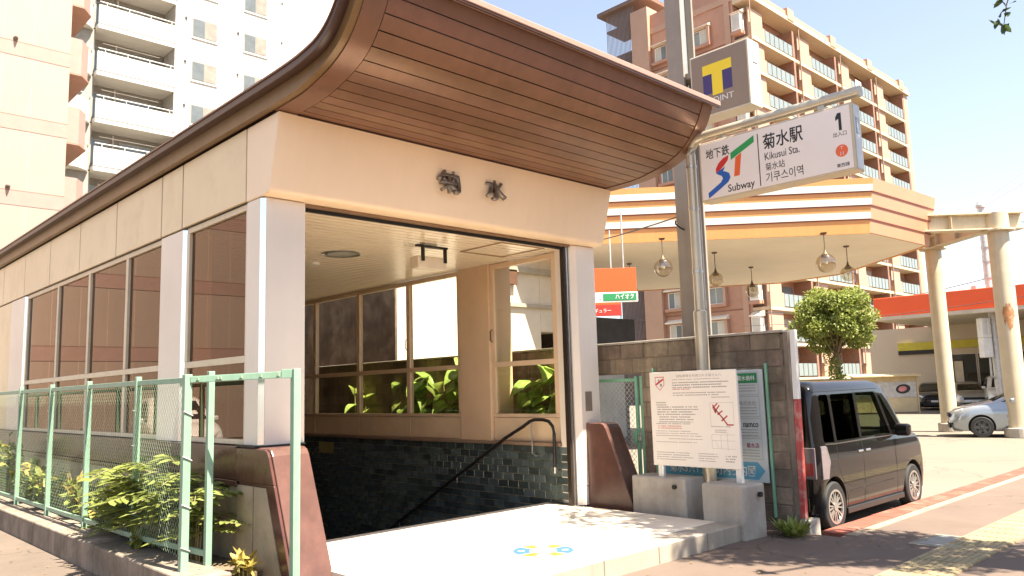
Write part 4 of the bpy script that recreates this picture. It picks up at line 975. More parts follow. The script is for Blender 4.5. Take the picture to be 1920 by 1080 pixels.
# ---- hatchback and far cars share one builder
def hatchback(label, name, paint, loc, rz, tall=0., group=None, rims=True):
    t = thing(name, label, 'car', (0, 0, 0), group)
    h = tall
    lv = [(.18, -.45, 3.22, .72, .2, .35), (.30, -.52, 3.30, .79, .2, .4), (.50, -.55, 3.32, .835, .2, .45), (.70+h*.3, -.54, 3.27, .845, .2, .48), (.82+h*.4, -.52, 3.14, .835, .2, .5), (.90+h*.5, -.50, 2.90, .82, .2, .48), (.96+h*.5, -.49, 2.55, .80, .2, .42),
          (1.01+h*.5, -.48, 2.28, .785, .2, .36), (1.15+h*.7, -.42, 1.98, .735, .22, .34), (1.38+h, -.25, 1.46, .64, .25, .3), (1.46+h, -.10, 1.20, .57, .25, .3), (1.50+h, .15, .95, .45, .25, .3), (1.515+h, .35, .75, .25, .2, .2)]
    wb = 2.51; rw = .30+h*.1
    carve_body(car_shell(lv, 7), (0, wb), rw, 'body', paint, t, .84)
    zb, zt = 1.0+h*.5, 1.37+h
    for x in (0, wb):
        MB().box(x-.34, x+.34, -.68, .68, .22, .66).build('wheel_well', BLACK, t)
        for s in (-1, 1): make_wheel('wheel', t, x, s*.76, rw, .17, s, 7 if rims else 6, RIMM if rims else M('steel_wheel', (.06, .06, .06), .4, metal=.3), not rims)
    for s in (-1, 1):
        side_patch(lv, [(-.1, zb+.06), (.62, zb+.02), (.62, zt-.02), (.1, zt-.03)], s, .002).build('rear_side_window', CARGL, t)
        side_patch(lv, [(.70, zb+.02), (1.62, zb+.02), (1.18, zt-.05), (1.02, zt), (.70, zt)], s, .002).build('front_side_window', CARGL, t)
        side_patch(lv, [(1.70, zb+.02), (1.98, zb+.02), (1.45, zt-.14)], s, .002).build('quarter_window', CARGL, t)
        line_patch(lv, [(.66, zt), (.66, .30)], s, .008).build('door_seam', BLACK, t)
        line_patch(lv, [(1.78, zb-.02), (1.86, .60), (1.84, .32)], s, .008).build('door_seam', BLACK, t)
        MB().obox((.84, s*.85, .88+h*.4), (.17, .03, .03)).build('door_handle', paint, t, .008)
        MB().obox((1.72, s*.90, zb+.05), (.12, .18, .13)).build('mirror', paint, t, .04, seg=3)
        MB().obox((3.03, s*.56, .73+h*.3), (.36, .26, .15), -s*.55, 0, .25).build('headlamp', HEADL, t, .05, seg=3)
        MB().obox((-.52, s*.66, .82+h*.3), (.10, .22, .24)).build('tail_lamp', TAILR, t, .03)
        MB().obox((3.20, s*.58, .40), (.10, .12, .08), -s*.4).build('fog_lamp', BLACK, t, .02)
    lvx = [(l[0], l[2]) for l in lv]
    A = [(lerp_tab(lvx, zb+.06)-.02, zb+.06), (lerp_tab(lvx, zt)-.02, zt)]
    MB().add([(A[0][0]+.03, -.60, A[0][1]), (A[0][0]+.03, .60, A[0][1]), (A[1][0]+.03, .46, A[1][1]), (A[1][0]+.03, -.46, A[1][1])], [(0, 1, 2, 3)]).build('windscreen', CARGL, t)
    MB().box(3.27, 3.335, -.48, .48, .58+h*.3, .70+h*.3).build('grille', CHROME if tall else BLACK, t, .015)
    MB().box(3.29, 3.335, -.55, .55, .26, .42).build('air_intake', BLACK, t, .02)
    MB().box(3.33, 3.342, -.17, .17, .44, .54).build('number_plate', WHITE, t)
    place(t, loc, rz); return t
hd = radians(110)
# silver-blue hatchback: front wheel near (26.2, 7.45)
f_ = Vector((26.55, 7.70, 0)); hatchback('silver blue hatchback parked nose left behind the cream columns', 'silver_hatchback', CARS, (f_.x-2.51*cos(hd), f_.y-2.51*sin(hd), -.06), hd, rims=False)
hatchback('black car parked in the shade under the vermilion canopy beside the banner', 'dark_car', CARB, (49.3, 16.6, -.06), radians(200), group='cars parked at the station shop')
hatchback('silver car parked nose out under the vermilion canopy in front of the glass doors', 'silver_car', CARG, (48.6, 14.75, -.06), radians(205), group='cars parked at the station shop')
hatchback('tall white car with chrome grille parked under the vermilion canopy', 'white_car', CARW, (48.0, 12.75, -.06), radians(200), .28, 'cars parked at the station shop')
hatchback('white van-like car parked at the far end of the alley, seen reflected in the windows', 'white_car', CARW, (-1.2, 22.5, -.004), radians(-80), .3)

# ================================================================== OLD STATION CANOPY WITH STRIPED EDGE
ca = thing('striped_canopy', 'angular filling station canopy with orange stepped edge bands whose glare is painted white', 'canopy', (21, 15, -.06))
poly = [(12.2, 18.1), (21.2, 8.35), (24.9, 8.15), (28.8, 12.5), (29.1, 15.1), (25.9, 19.9), (18.5, 26.0)]
ZS = 5.6
def offs(poly, d):
    out = []; n = len(poly)
    for i in range(n):
        p0, p1, p2 = Vector(poly[i-1]), Vector(poly[i]), Vector(poly[(i+1) % n]); a = (p1-p0).normalized(); b = (p2-p1).normalized()
        na, nb_ = Vector((a.y, -a.x)), Vector((b.y, -b.x)); k = (na+nb_); k = k/max(.3, (1+na.dot(nb_))); out.append((p1.x+k.x*d, p1.y+k.y*d))
    return out
MB().prism(poly, 'z', ZS+.05, ZS+1.2).build('roof_core', SOFFITW, ca)
# soffit boards run along the long edge
e = (Vector(poly[1])-Vector(poly[0])).normalized(); nrm = Vector((-e.y, e.x))
so_ = MB()
def clip(poly, n, lo, hi, o):
    def half(P, sgn, lim):
        out = []
        for i in range(len(P)):
            a, b = P[i-1], P[i]; da, db = sgn*((a-o).dot(n)-lim), sgn*((b-o).dot(n)-lim)
            if (da >= 0) != (db >= 0): out.append(a+(b-a)*(da/(da-db)))
            if db >= 0: out.append(b)
        return out
    P = half([Vector(p) for p in poly], 1, lo)
    return half(P, -1, hi) if len(P) > 2 else []
o_ = Vector(poly[0]); k = 0
while k < 62:
    q = clip(poly, nrm, k*.25, k*.25+.235, o_)
    if len(q) > 2: so_.prism([(p.x, p.y) for p in q], 'z', ZS, ZS+.03)
    k += 1
so_.build('soffit_boards', SOFFITW, ca, kind='stuff')
bx(0, .01, 0, .01, 0, .01)
zz = ZS-.05; base = .02
for stp in range(4):
    hh = .36; d0 = .06+stp*.07; P0 = offs(poly, d0); P1 = offs(poly, d0+.05); n = len(poly)
    for i in range(n):
        j = (i+1) % n; a0, b0, a1, b1 = P0[i], P0[j], P1[i], P1[j]; ai, bi = poly[i], poly[j]
        lit = i == 0
        hw = .17 if lit else .0
        m = MB(); z0_, z1_ = zz, zz+hh
        zm = z0_+(.015 if stp else .10)
        if lit and stp: pieces = ((z0_+.025, z0_+.20, GLAREW, 'glare_stripe'), (z0_+.201, z1_, ORANGE, 'orange_stripe'))  # white lower strip is the glare of this face put into colour
        elif lit: pieces = ((z0_, z1_, ORANGE, 'orange_stripe'),)
        else: pieces = ((z0_+.02, z1_, SALMON if i == 1 else ORANGE, 'orange_stripe'),)
        for za, zb_, mt, nm in pieces:
            t0, t1 = (za-z0_)/hh, (zb_-z0_)/hh
            L_ = lambda p, q, t: (p[0]+(q[0]-p[0])*t, p[1]+(q[1]-p[1])*t)
            A, B, C, D = L_(a0, a1, t0), L_(b0, b1, t0), L_(b0, b1, t1), L_(a0, a1, t1)
            MB().add([(*A, za), (*B, za), (*C, zb_), (*D, zb_), (*ai, za), (*bi, za), (*bi, zb_), (*ai, zb_)], [(0, 1, 2, 3), (7, 6, 5, 4), (1, 0, 4, 5), (2, 1, 5, 6), (3, 2, 6, 7), (0, 3, 7, 4)]).build(nm, mt, ca)
        A, B = L_(a0, a1, -.1), L_(b0, b1, -.1)
        if stp: MB().add([(*A, z0_-.01), (*B, z0_-.01), (*B, z0_+.019), (*A, z0_+.019), (*ai, z0_-.01), (*bi, z0_-.01), (*bi, z0_+.019), (*ai, z0_+.019)], [(0, 1, 2, 3), (1, 0, 4, 5), (2, 1, 5, 6), (3, 2, 6, 7), (0, 3, 7, 4)]).build('shadow_line', M('shadow_line_brown', (.20, .05, .03), .6), ca)  # dark strip colours in the shadow line under each step
    zz += hh
# globe lamps
for lab, x, y, rr, zc in (('large clear globe lamp hanging nearest the sign pole under the striped canopy', 17.3, 12.2, .25, 4.80), ('clear globe lamp hanging just right of the sign pole under the striped canopy', 20.5, 12.6, .22, 4.78), ('clear globe lamp hanging near the back edge of the striped canopy', 24.2, 13.5, .23, 4.78),
                    ('clear globe lamp hanging above the round tree under the canopy corner', 20.3, 9.15, .26, 4.78), ('clear globe lamp hanging low behind the round tree top', 22.9, 9.68, .23, 4.78), ('clear globe lamp hanging beside the red price signs', 20.0, 15.4, .26, 4.65)):
    t = thing('globe_lamp', lab, 'lamp', (x, y, 5.6), 'globe lamps under the striped canopy')
    MB().lathe((x, y, zc), [(rr*sin(radians(a)), -rr*cos(radians(a))) for a in (4, 20, 40, 60, 80, 100, 120, 140, 158)], 24).build('globe', GLOBE, t, smooth=True, fixn=True)
    MB().lathe((x, y, zc+rr), [(rr*.42, -.10), (rr*.38, -.02), (rr*.16, .03), (.02, .12)], 16).build('cap', M('lamp_cap', (.12, .085, .05), .5, metal=.4), t, smooth=True)
    MB().tube([(x, y, zc+rr+.1), (x, y, 5.6)], .012, 6).build('stem', M('lamp_cap', (.12, .085, .05)), t)
    MB().lathe((x, y, 5.56), [(.07, 0), (.09, .04)], 14).build('ceiling_rose', M('lamp_cap', (.12, .085, .05)), t)
    MB().lathe((x, y, zc+.02), [(.03, -.05), (.05, 0), (.03, .07)], 10).build('bulb', M('bulb_white', (.75, .72, .62), .4), t, smooth=True)
# canopy supports (inside, partly hidden)
for x, y in ((20.3, 13.4),):
    MB().tube([(x, y, -.06), (x, y, 5.62)], .16, 14).build('support', CREAMC, ca, smooth=True)
# price signs
ps = thing('price_sign', 'large vermilion fuel price sign with green band under the striped canopy', 'sign', (13.6, 10.6, 3.6))
d = Vector((.70, -.714, 0)).normalized(); nn = Vector((d.y, -d.x, 0)); rz = math.atan2(d.y, d.x)
def panel(t, c, w, z0, z1, mat, name, th=.06, off=0.): return MB().obox(Vector((c[0], c[1], (z0+z1)/2))-Vector((nn.x, nn.y, 0))*0+nn*off, (w, th, z1-z0), rz).build(name, mat, t, .003)
c1 = Vector((13.16, 10.99)); 
panel(ps, c1, 1.62, 3.74, 4.26, REDP, 'panel', .12)
panel(ps, c1, 1.66, 3.52, 3.735, WHITE, 'lower_panel', .12)
def on_panel(t, c, u, w, z0, z1, mat, name): 
    q = Vector((c[0], c[1]))+Vector((d.x, d.y))*u; return panel(t, q, w, z0, z1, mat, name, .004, .064)
on_panel(ps, c1, .44, .72, 3.55, 3.705, GREENI, 'green_band'); on_panel(ps, c1, -.45, .62, 3.55, 3.705, SRED, 'red_band')
text('lettering', 'ハイオク', WHITE, ps, Vector((c1.x, c1.y, 3.63))+d*.54+nn*.068, d, (0, 0, 1), w=.40, h=.11, depth=.002, bold=.015)
text('lettering', '4', WHITE, ps, Vector((c1.x, c1.y, 3.63))+d*.02+nn*.068, d, (0, 0, 1), h=.11, depth=.002)
for u in (-.6, .55): MB().tube([Vector((c1.x, c1.y, 4.26))+d*u, Vector((c1.x, c1.y, 5.60))+d*u], .02, 6).build('hanger', GALV, ps)
p2 = thing('price_sign', 'smaller red regular fuel sign hanging behind the large price sign', 'sign', (14.6, 12.2, 3.2))
c2 = Vector((14.87, 12.78))
panel(p2, c2, 1.6, 3.72, 4.0, REDP, 'panel', .12); panel(p2, c2, 1.62, 3.45, 3.715, M('sign_dark_red', (.42, .035, .025), .45), 'lower_panel', .12)
text('lettering', 'レギュラー', WHITE, p2, Vector((c2.x, c2.y, 3.58))+d*.30+nn*.064, d, (0, 0, 1), w=.50, h=.10, depth=.002)
for u in (-.6, .6): MB().tube([Vector((c2.x, c2.y, 4.0))+d*u, Vector((c2.x, c2.y, 5.60))+d*u], .02, 6).build('hanger', GALV, p2)
# fuel pump house behind
ph = thing('pump_kiosk', 'dark open kiosk with pale meter boxes beneath the price signs', 'kiosk', (17.5, 15.5, -.06))
bx(17.0, 19.4, 15.2, 17.0, -.06, 3.0).build('wall', M('kiosk_wall', (.12, .115, .10), .7), ph)
bx(17.15, 19.2, 15.18, 15.199, .2, 2.3).build('front_shutter', M('front_shutter_pale', (.34, .35, .33), .5, streak=.1), ph)
bx(16.98, 17.0, 15.4, 16.8, .2, 2.9).build('shutter', M('kiosk_shutter', (.10, .105, .10), .6), ph)
bx(16.8, 19.6, 15.0, 17.2, 3.001, 3.75).build('roof', DARKR, ph)
bx(17.4, 17.8, 15.05, 15.199, 2.35, 2.95).build('meter_box', WHITE, ph, .02)

# ================================================================== CREAM STEEL GANTRY
ga = thing('steel_gantry', 'cream painted steel gantry with two round columns and I-beams', 'gantry', (27, 7.8, -.06))
C1, C2 = Vector((28.35, 9.10)), Vector((26.2, 6.60))
for c, zt, rr in ((C1, 5.95, .25), (C2, 5.90, .28)):
    MB().lathe((c.x, c.y, 0), [(rr, -.06), (rr, zt)], 28).build('column', CREAMC, ga, smooth=True)
    MB().lathe((c.x, c.y, 0), [(rr+.10, -.06), (rr+.10, .22)], 28).build('plinth', CONC, ga, .02)
    MB().lathe((c.x, c.y, zt), [(rr+.16, .001), (rr+.16, .04)], 24).build('cap_plate', CREAMC, ga)
def ibeam(p, q, z0, z1, w, name='beam', mat=CREAMC):
    p, q = Vector(p), Vector(q); dd_ = q-p; L_ = dd_.length; c = (p+q)/2; a = math.atan2(dd_.y, dd_.x); t = .04
    m = MB().obox((c.x, c.y, z0+t/2), (L_, w, t), a).obox((c.x, c.y, z1-t/2), (L_, w, t), a).obox((c.x, c.y, (z0+z1)/2), (L_, .03, z1-z0-2*t), a)
    for u in (-.33, 0, .33): m.obox((c.x+cos(a)*L_*u, c.y+sin(a)*L_*u, (z0+z1)/2), (.02, w*.9, z1-z0-2*t), a)
    return m.build(name, mat, ga)
dg_ = (C2-C1).normalized()
ibeam(C1-dg_*.1, C2-dg_*.25, 5.99, 6.50, .34)
ibeam(C2+Vector((.5, -.5)), C2+Vector((-2.45, 2.5)), 5.951, 6.46, .40)
ibeam(C1+Vector((.3, -.3)), C1+Vector((-3.4, 3.4)), 5.992, 6.38, .34)
MB().lathe((C2.x, C2.y, 5.95), [(.31, 0), (.31, .50)], 24).build('column_head', CREAMC, ga, smooth=True)
RUST = M('rust_patch', (.38, .17, .07), .8, var=.3, scale=9, dirt=(.60, .48, .30), dscale=6)
for a0, z0_, z1_ in ((205, 3.05, 3.75),):
    m = MB(); n = 8; vs = []
    for k in range(n+1):
        a = radians(a0-32+64*k/n+0); up_ = z1_-.18*abs(k/n-.5)*2+rng.uniform(-.08, .08); dn = z0_+.25*abs(k/n-.5)*2+rng.uniform(-.12, .12)
        vs += [(C2.x+.2845*cos(a), C2.y+.2845*sin(a), dn), (C2.x+.2845*cos(a), C2.y+.2845*sin(a), up_)]
    m.add(vs, [(2*k, 2*k+2, 2*k+3, 2*k+1) for k in range(n)]).build('rust_stain', RUST, ga)

# ================================================================== STATION SHOP WITH VERMILION CANOPY
sh2 = thing('station_shop', 'filling station shop with vermilion roof band and glass doors', 'shop', (50, 14, -.06))
bx(42.0, 56, 2.5, 16.6, 4.88, 5.86).build('roof_band', REDP, sh2, .02)
bx(41.9, 56.1, 2.4, 16.7, 4.70, 4.879).build('roof_soffit', M('shop_soffit', (.52, .46, .37), .6), sh2)
bx(50.0, 55.9, 4.0, 20.2, -.06, 4.699).build('wall', M('shop_wall', (.52, .44, .33), .6, var=.06, scale=.5), sh2)
bx(49.9, 49.997, 4.2, 18.5, 3.35, 3.80).build('yellow_band', M('shop_yellow', (.52, .45, .04), .5), sh2)
bx(49.9, 49.997, 16.4, 18.5, 3.10, 3.345).build('black_band', BLACK, sh2)
for y0 in (15.7-1.45*k for k in range(8)):
    fr_ = bx(49.90, 49.98, y0-1.42, y0, -.05, 3.05).build('door_frame', M('door_frame_silver', (.45, .42, .38), .4, metal=.3), sh2)
    bx(49.88, 49.899, y0-1.36, y0-.06, .05, 2.98).build('pane', CARGL, fr_)
bx(49.80, 49.87, 15.0, 15.45, 1.2, 2.6).build('door_poster', M('poster_pale', (.55, .48, .36), .6), sh2)
MB().lathe((45, 14.5, 4.69), [(.22, -.10), (.25, 0)], 14).build('ceiling_lamp', WHITE, sh2)
for yy in (5.0,): MB().tube([(43, yy, -.06), (43, yy, 4.7)], .16, 14).build('support', CREAMC, sh2)
# banner stall
bs = thing('banner_stall', 'wooden framed trestle with a picture banner beside the shop', 'stall', (42, 16.2, -.06))
A0, B0 = Vector((40.6, 17.5)), Vector((43.0, 15.2)); ddv = (B0-A0); Ls = ddv.length; rzb = math.atan2(ddv.y, ddv.x); cb = (A0+B0)/2
nb2 = Vector((ddv.y, -ddv.x)).normalized()
BS = M('stall_cream', (.60, .48, .28), .6, var=.1)
MB().obox((cb.x, cb.y, .95), (Ls, .08, 1.85), rzb).build('back_panel', BS, bs)
MB().obox((cb.x, cb.y, 1.90), (Ls+.1, .9, .06), rzb, .12).build('roof', BS, bs)
q = cb+nb2*.06; MB().obox((q.x, q.y, 1.15), (Ls*.97, .02, .80), rzb).build('banner', M('banner_grey', (.50, .48, .45), .6, var=.25, scale=4), bs)
for u, r_, mt in ((-.25, .33, M('banner_black', (.03, .025, .03), .6)), (.28, .30, M('banner_black', (.03, .025, .03), .6)), (-.22, .23, M('banner_red', (.42, .04, .05), .6, var=.3, scale=6)), (.27, .17, M('banner_rose', (.58, .22, .22), .6, var=.3, scale=6)), (-.10, .12, M('banner_rose', (.58, .22, .22), .6))):
    cq = cb+ddv*u; off = .078 if r_ > .28 else .088
    c3 = Vector((cq.x, cq.y, 1.18))+Vector((nb2.x, nb2.y, 0))*off; dx = Vector((ddv.x, ddv.y, 0)).normalized(); P_ = []
    for k in range(18):
        a = 2*pi*k/18; P_.append(c3+dx*(r_*1.25*cos(a))+Vector((0, 0, r_*.8*sin(a)))+dx*(.15*sin(a)*r_))
    nv = Vector((nb2.x, nb2.y, 0))*.006; MB().add(P_+[p+nv for p in P_], [tuple(range(18)), tuple(range(18, 36))]+[(i, (i+1) % 18, 18+(i+1) % 18, 18+i) for i in range(18)]).build('banner_picture', mt, bs, fixn=True)
for u in (-.5, .5):
    cq = cb+ddv*u+nb2*.1; MB().tube([(cq.x, cq.y, -.06), (cq.x, cq.y, 1.92)], .035, 6).build('post', BS, bs)

# ================================================================== CONCRETE UTILITY POLE AND WIRES
upx, upy = 43.0, 11.45
ut = thing('utility_pole', 'grey concrete utility pole with switch boxes in front of the shop', 'utility pole', (upx, upy, -.06))
MB().tube([(upx, upy, -.06), (upx, upy, 9.9)], .2, 14, rs=[.21, .15]).build('shaft', GALV, ut, smooth=True)
MB().lathe((upx, upy, 9.9), [(.22, 0), (.22, .12), (.12, .3)], 12).build('insulator', GALV, ut)
MB().obox((upx-.45, upy+.35, 5.75), (.45, .5, .62), radians(45)).build('switch_box', M('box_grey', (.50, .50, .49), .5), ut, .03)
for z0_, w in ((4.0, .42), (3.05, .46)):
    MB().obox((upx-.42, upy+.30, z0_), (.45, .45, .95), radians(45)).build('meter_box', M('box_white', (.66, .65, .62), .5), ut, .04)
for zz_ in (4.25, 3.85): MB().tube([(upx-.70, upy+.02, zz_-.14), (upx-.72, upy-.0, zz_), (upx-.70, upy+.02, zz_+.14)], .05, 8).build('meter_dial', GALV, ut)
for zz_ in (3.4, 5.0, 6.4, 7.2, 7.9): MB().tube([(upx, upy, zz_), (upx, upy, zz_+.05)], .21, 12).build('band', STEEL, ut)
for zz_, s in ((7.9, 1), (6.6, 1), (6.3, 1), (5.9, 1)): MB().tube([(upx, upy, zz_), (upx+.45, upy-.5, zz_+.02)], .03, 6).build('step_arm', GALV, ut)
MB().tube([(upx-.2, upy+.1, 5.4), (upx-.35, upy+.2, 5.1), (upx-.1, upy+.1, 4.9)], .04, 6).build('conduit', GALV, ut)
MB().tube([(upx-.3, upy+.2, 2.55), (upx-.35, upy+.2, 1.7), (upx-.05, upy+.05, 1.5)], .05, 6).build('conduit', GALV, ut)
def wire(label, p, q, sag, r_=.012, n=14):
    p, q = Vector(p), Vector(q); pts = [p.lerp(q, k/n)-Vector((0, 0, sag*4*(k/n)*(1-k/n))) for k in range(n+1)]
    o = MB().tube(pts, r_, 5).build('power_line', M('cable_grey', (.10, .10, .10), .6), None); return tag(o, label, 'cable', 'overhead cables')
wire('upper of the two overhead cables sloping up to the right edge above the gantry', (43, 11.5, 10.1), (60, 6.0, 20.0), .2, .02)
wire('lower of the two overhead cables sloping up to the right edge above the gantry', (43, 11.45, 9.9), (60, 5.2, 18.6), .2, .02)
wire('dark cable running from the switch box pole leftwards past the brown apartment block', (43, 11.5, 6.4), (47, 26, 6.2), .4, .02)
wire('thin dark cable crossing low in front of the vermilion roof band', (41.5, 3.0, 6.0), (41.5, 24, 5.0), .5, .015)
wire('cable leaving the gantry head towards the right edge', (C2.x, C2.y, 6.3), (32, 3.0, 6.0), .1, .018)
wire('twisted dark cable between the grey sign pole and the striped canopy', (9.47, 6.42, 4.1), (14.6, 15.4, 5.4), .15, .012)
# ================================================================== BROWN APARTMENT BLOCK
ap = thing('brown_apartment_block', 'tall brown tiled apartment block with glass balconies and bay windows', 'building', (78, 40, 0))
AX0, AY0, AX1, AY1 = 61.0, 32.5, 97.5, 44.6
ROOF = 35.6; SH = 2.98; FL = [ROOF-.75-SH*(k+1) for k in range(12)]       # floor levels from the top
bx(AX0, AX1, AY0+1.6, AY1, 0, ROOF).build('wall', BRICKA, ap)
bx(AX0-.12, AX1+.12, AY0-.12, AY1+.12, ROOF+.001, ROOF+.55).build('parapet', BRICKP, ap)
bx(AX0-.2, AX1+.2, AY0-.25, AY0+1.5, ROOF-.42, ROOF-.002).build('roof_slab', SLABY, ap)
for k in range(4): bx(67.6+9.0*k, 68.8+9.0*k, AY0-.30, AY0+.2, ROOF-.25, ROOF+.85).build('roof_pier', BRICKP, ap)
bays = [62.6+9.05*k for k in range(4)]
for fi, z in enumerate(FL):
    if z < 2: continue
    bx(AX0-.02, AX1-1.2, AY0-.02, AY0+1.59, z-.28, z).build('balcony_slab', SLABY, ap)
    for k, x0 in enumerate(bays):
        x1 = min(x0+9.05, AX1-1.2)
        bx(x0-1.55, x0+.9, AY0, AY0+.18, z+.001, z+1.55 if False else z+1.25).build('balcony_panel', BRICKP, ap)
        bx(x0-1.55, x0+.9, AY0+.181, AY0+.30, z+.001, z+SH-.285).build('balcony_screen', BRICKP, ap)
        gl = bx(x0+.95, x0+6.05, AY0+.02, AY0+.06, z+.12, z+1.20).build('balcony_glass', BALG, ap)
        for q in range(7): bx(x0+.93+q*.85, x0+.98+q*.85, AY0-.01, AY0+.07, z+.05, z+1.22).build('baluster', M('balustrade_dark', (.13, .10, .085), .5), gl)
        bx(x0+6.1, x0+6.45, AY0-.02, AY0+1.58, z+.001, z+SH-.285).build('party_wall', M('party_wall', (.27, .14, .09), .65), ap)
        bx(x0+1.2, x0+3.2, AY0+1.54, AY0+1.598, z+.05, z+2.2).build('window', WING, ap)
        bx(x0+3.6, x0+5.6, AY0+1.54, AY0+1.598, z+.05, z+2.2).build('window', WING if (fi+k) % 3 else WINC, ap)
    for sx in (96.6,): bx(sx, sx+.5, AY0+.1, AY0+.22, z+.7, z+2.2).build('slit_window', WING, ap)
bx(AX1-1.19, AX1, AY0, AY0+1.59, 0, ROOF-.45).build('corner_pier', BRICKP, ap)
tow = M('laundry_white', (.80, .80, .78), .7); bx(82.6, 84.0, AY0-.05, AY0+.0, FL[0]+.3, FL[0]+1.5).build('hanging_laundry', tow, ap)
# end wall (faces the entrance): windows with awnings, pilaster, bay windows
bx(AX0-.12, AX0-.001, 34.4, 34.95, 0, ROOF).build('pilaster', BRICKP, ap)
bx(AX0-.5, AX0+1.2, 43.0, 45.0, 0, 38.4).build('pilaster', BRICKP, ap)
for fi, z in enumerate(FL):
    if z < 0: continue
    for yc, w in ((37.55, 1.45), (41.9, 1.25)):
        fr_ = bx(AX0-.45, AX0-.001, yc-w/2-.45, yc+w/2+.25, z+.35, z+.62).build('window_box', BRICKL if False else BRICKA, ap)
        bx(AX0-.40, AX0-.002, yc-w/2-.40, yc-w/2-.16, z+.621, z+2.25).build('window_fin', BRICKP, fr_)
        bx(AX0-.06, AX0-.002, yc-w/2-.08, yc+w/2+.08, z+.66, z+2.12).build('window_frame', WHITE, fr_)
        for s in (-1, 1): bx(AX0-.075, AX0-.061, yc+s*w/4-w/4+.03, yc+s*w/4+w/4-.03, z+.72, z+2.05).build('pane', WINC if (fi+int(yc)+s) % 3 == 0 else WING, fr_)
        MB().prism([(AX0-.62, z+2.22), (AX0-.62, z+2.30), (AX0-.002, z+2.62), (AX0-.002, z+2.22)], 'y', yc-w/2-.45, yc+w/2+.25).build('awning', M('awning_cream', (.72, .62, .50), .7), fr_)
    fr_ = bx(AX0-.7, AX0-.001, 33.05, 34.05, z+.25, z+.55).build('window_box', BRICKA, ap)
    bx(AX0-.62, AX0-.002, 33.12, 33.98, z+.551, z+2.2).build('bay_window', WHITE, fr_)
    bx(AX0-.64, AX0-.621, 33.2, 33.9, z+.7, z+2.05).build('pane', WINC, fr_); bx(AX0-.5, AX0-.1, 33.10, 33.119, z+.7, z+2.05).build('pane', WINC, fr_)
    MB().prism([(AX0-.8, z+2.21), (AX0-.002, z+2.21), (AX0-.002, z+2.65)], 'y', 33.0, 34.1).build('awning', M('awning_cream', (.72, .62, .50)), fr_)
    bx(AX0-.05, AX0-.002, 34.96, 42.99, z-.06, z+.02).build('floor_line', M('tile_joint', (.22, .10, .065), .7), ap)
bx(AX0-.02, AX0+2.5, 34.0, 42.99, ROOF+.551, 37.6).build('raised_parapet', BRICKA, ap)
for k in range(4): MB().tube([(bays[k]-1.75, AY0-.12, 3), (bays[k]-1.75, AY0-.12, ROOF-.5)], .06, 6).build('downpipe', M('downpipe_brown', (.30, .20, .14), .6), ap)
# stair cage
for k in range(22): bx(AX0+.05, AX0+.10, 45.05+k*.16, 45.09+k*.16, 0, 39.5).build('cage_bar', M('cage_grey', (.22, .20, .21), .5), ap)
for z in [FL[0]+2*SH, FL[0]+SH]+FL: bx(AX0+.1, AX0+3, 45.02, 48.5, z-.15, z+.05).build('stair_landing', M('stair_brown', (.17, .105, .075), .7), ap)
bx(AX0-.5, AX0+3.5, 43.2, 49.2, 39.5, 39.9).build('cage_roof', M('stair_brown', (.17, .105, .075)), ap)
bx(AX0+.6, AX0+.8, 45.02, 48.5, 0, 19).build('cage_back', RECESS, ap)
# lower wing seen under the canopy
bx(59.2, 60.99, 31.2, 32.4, 0, 5.5).build('porch_wall', BRICKA, ap)

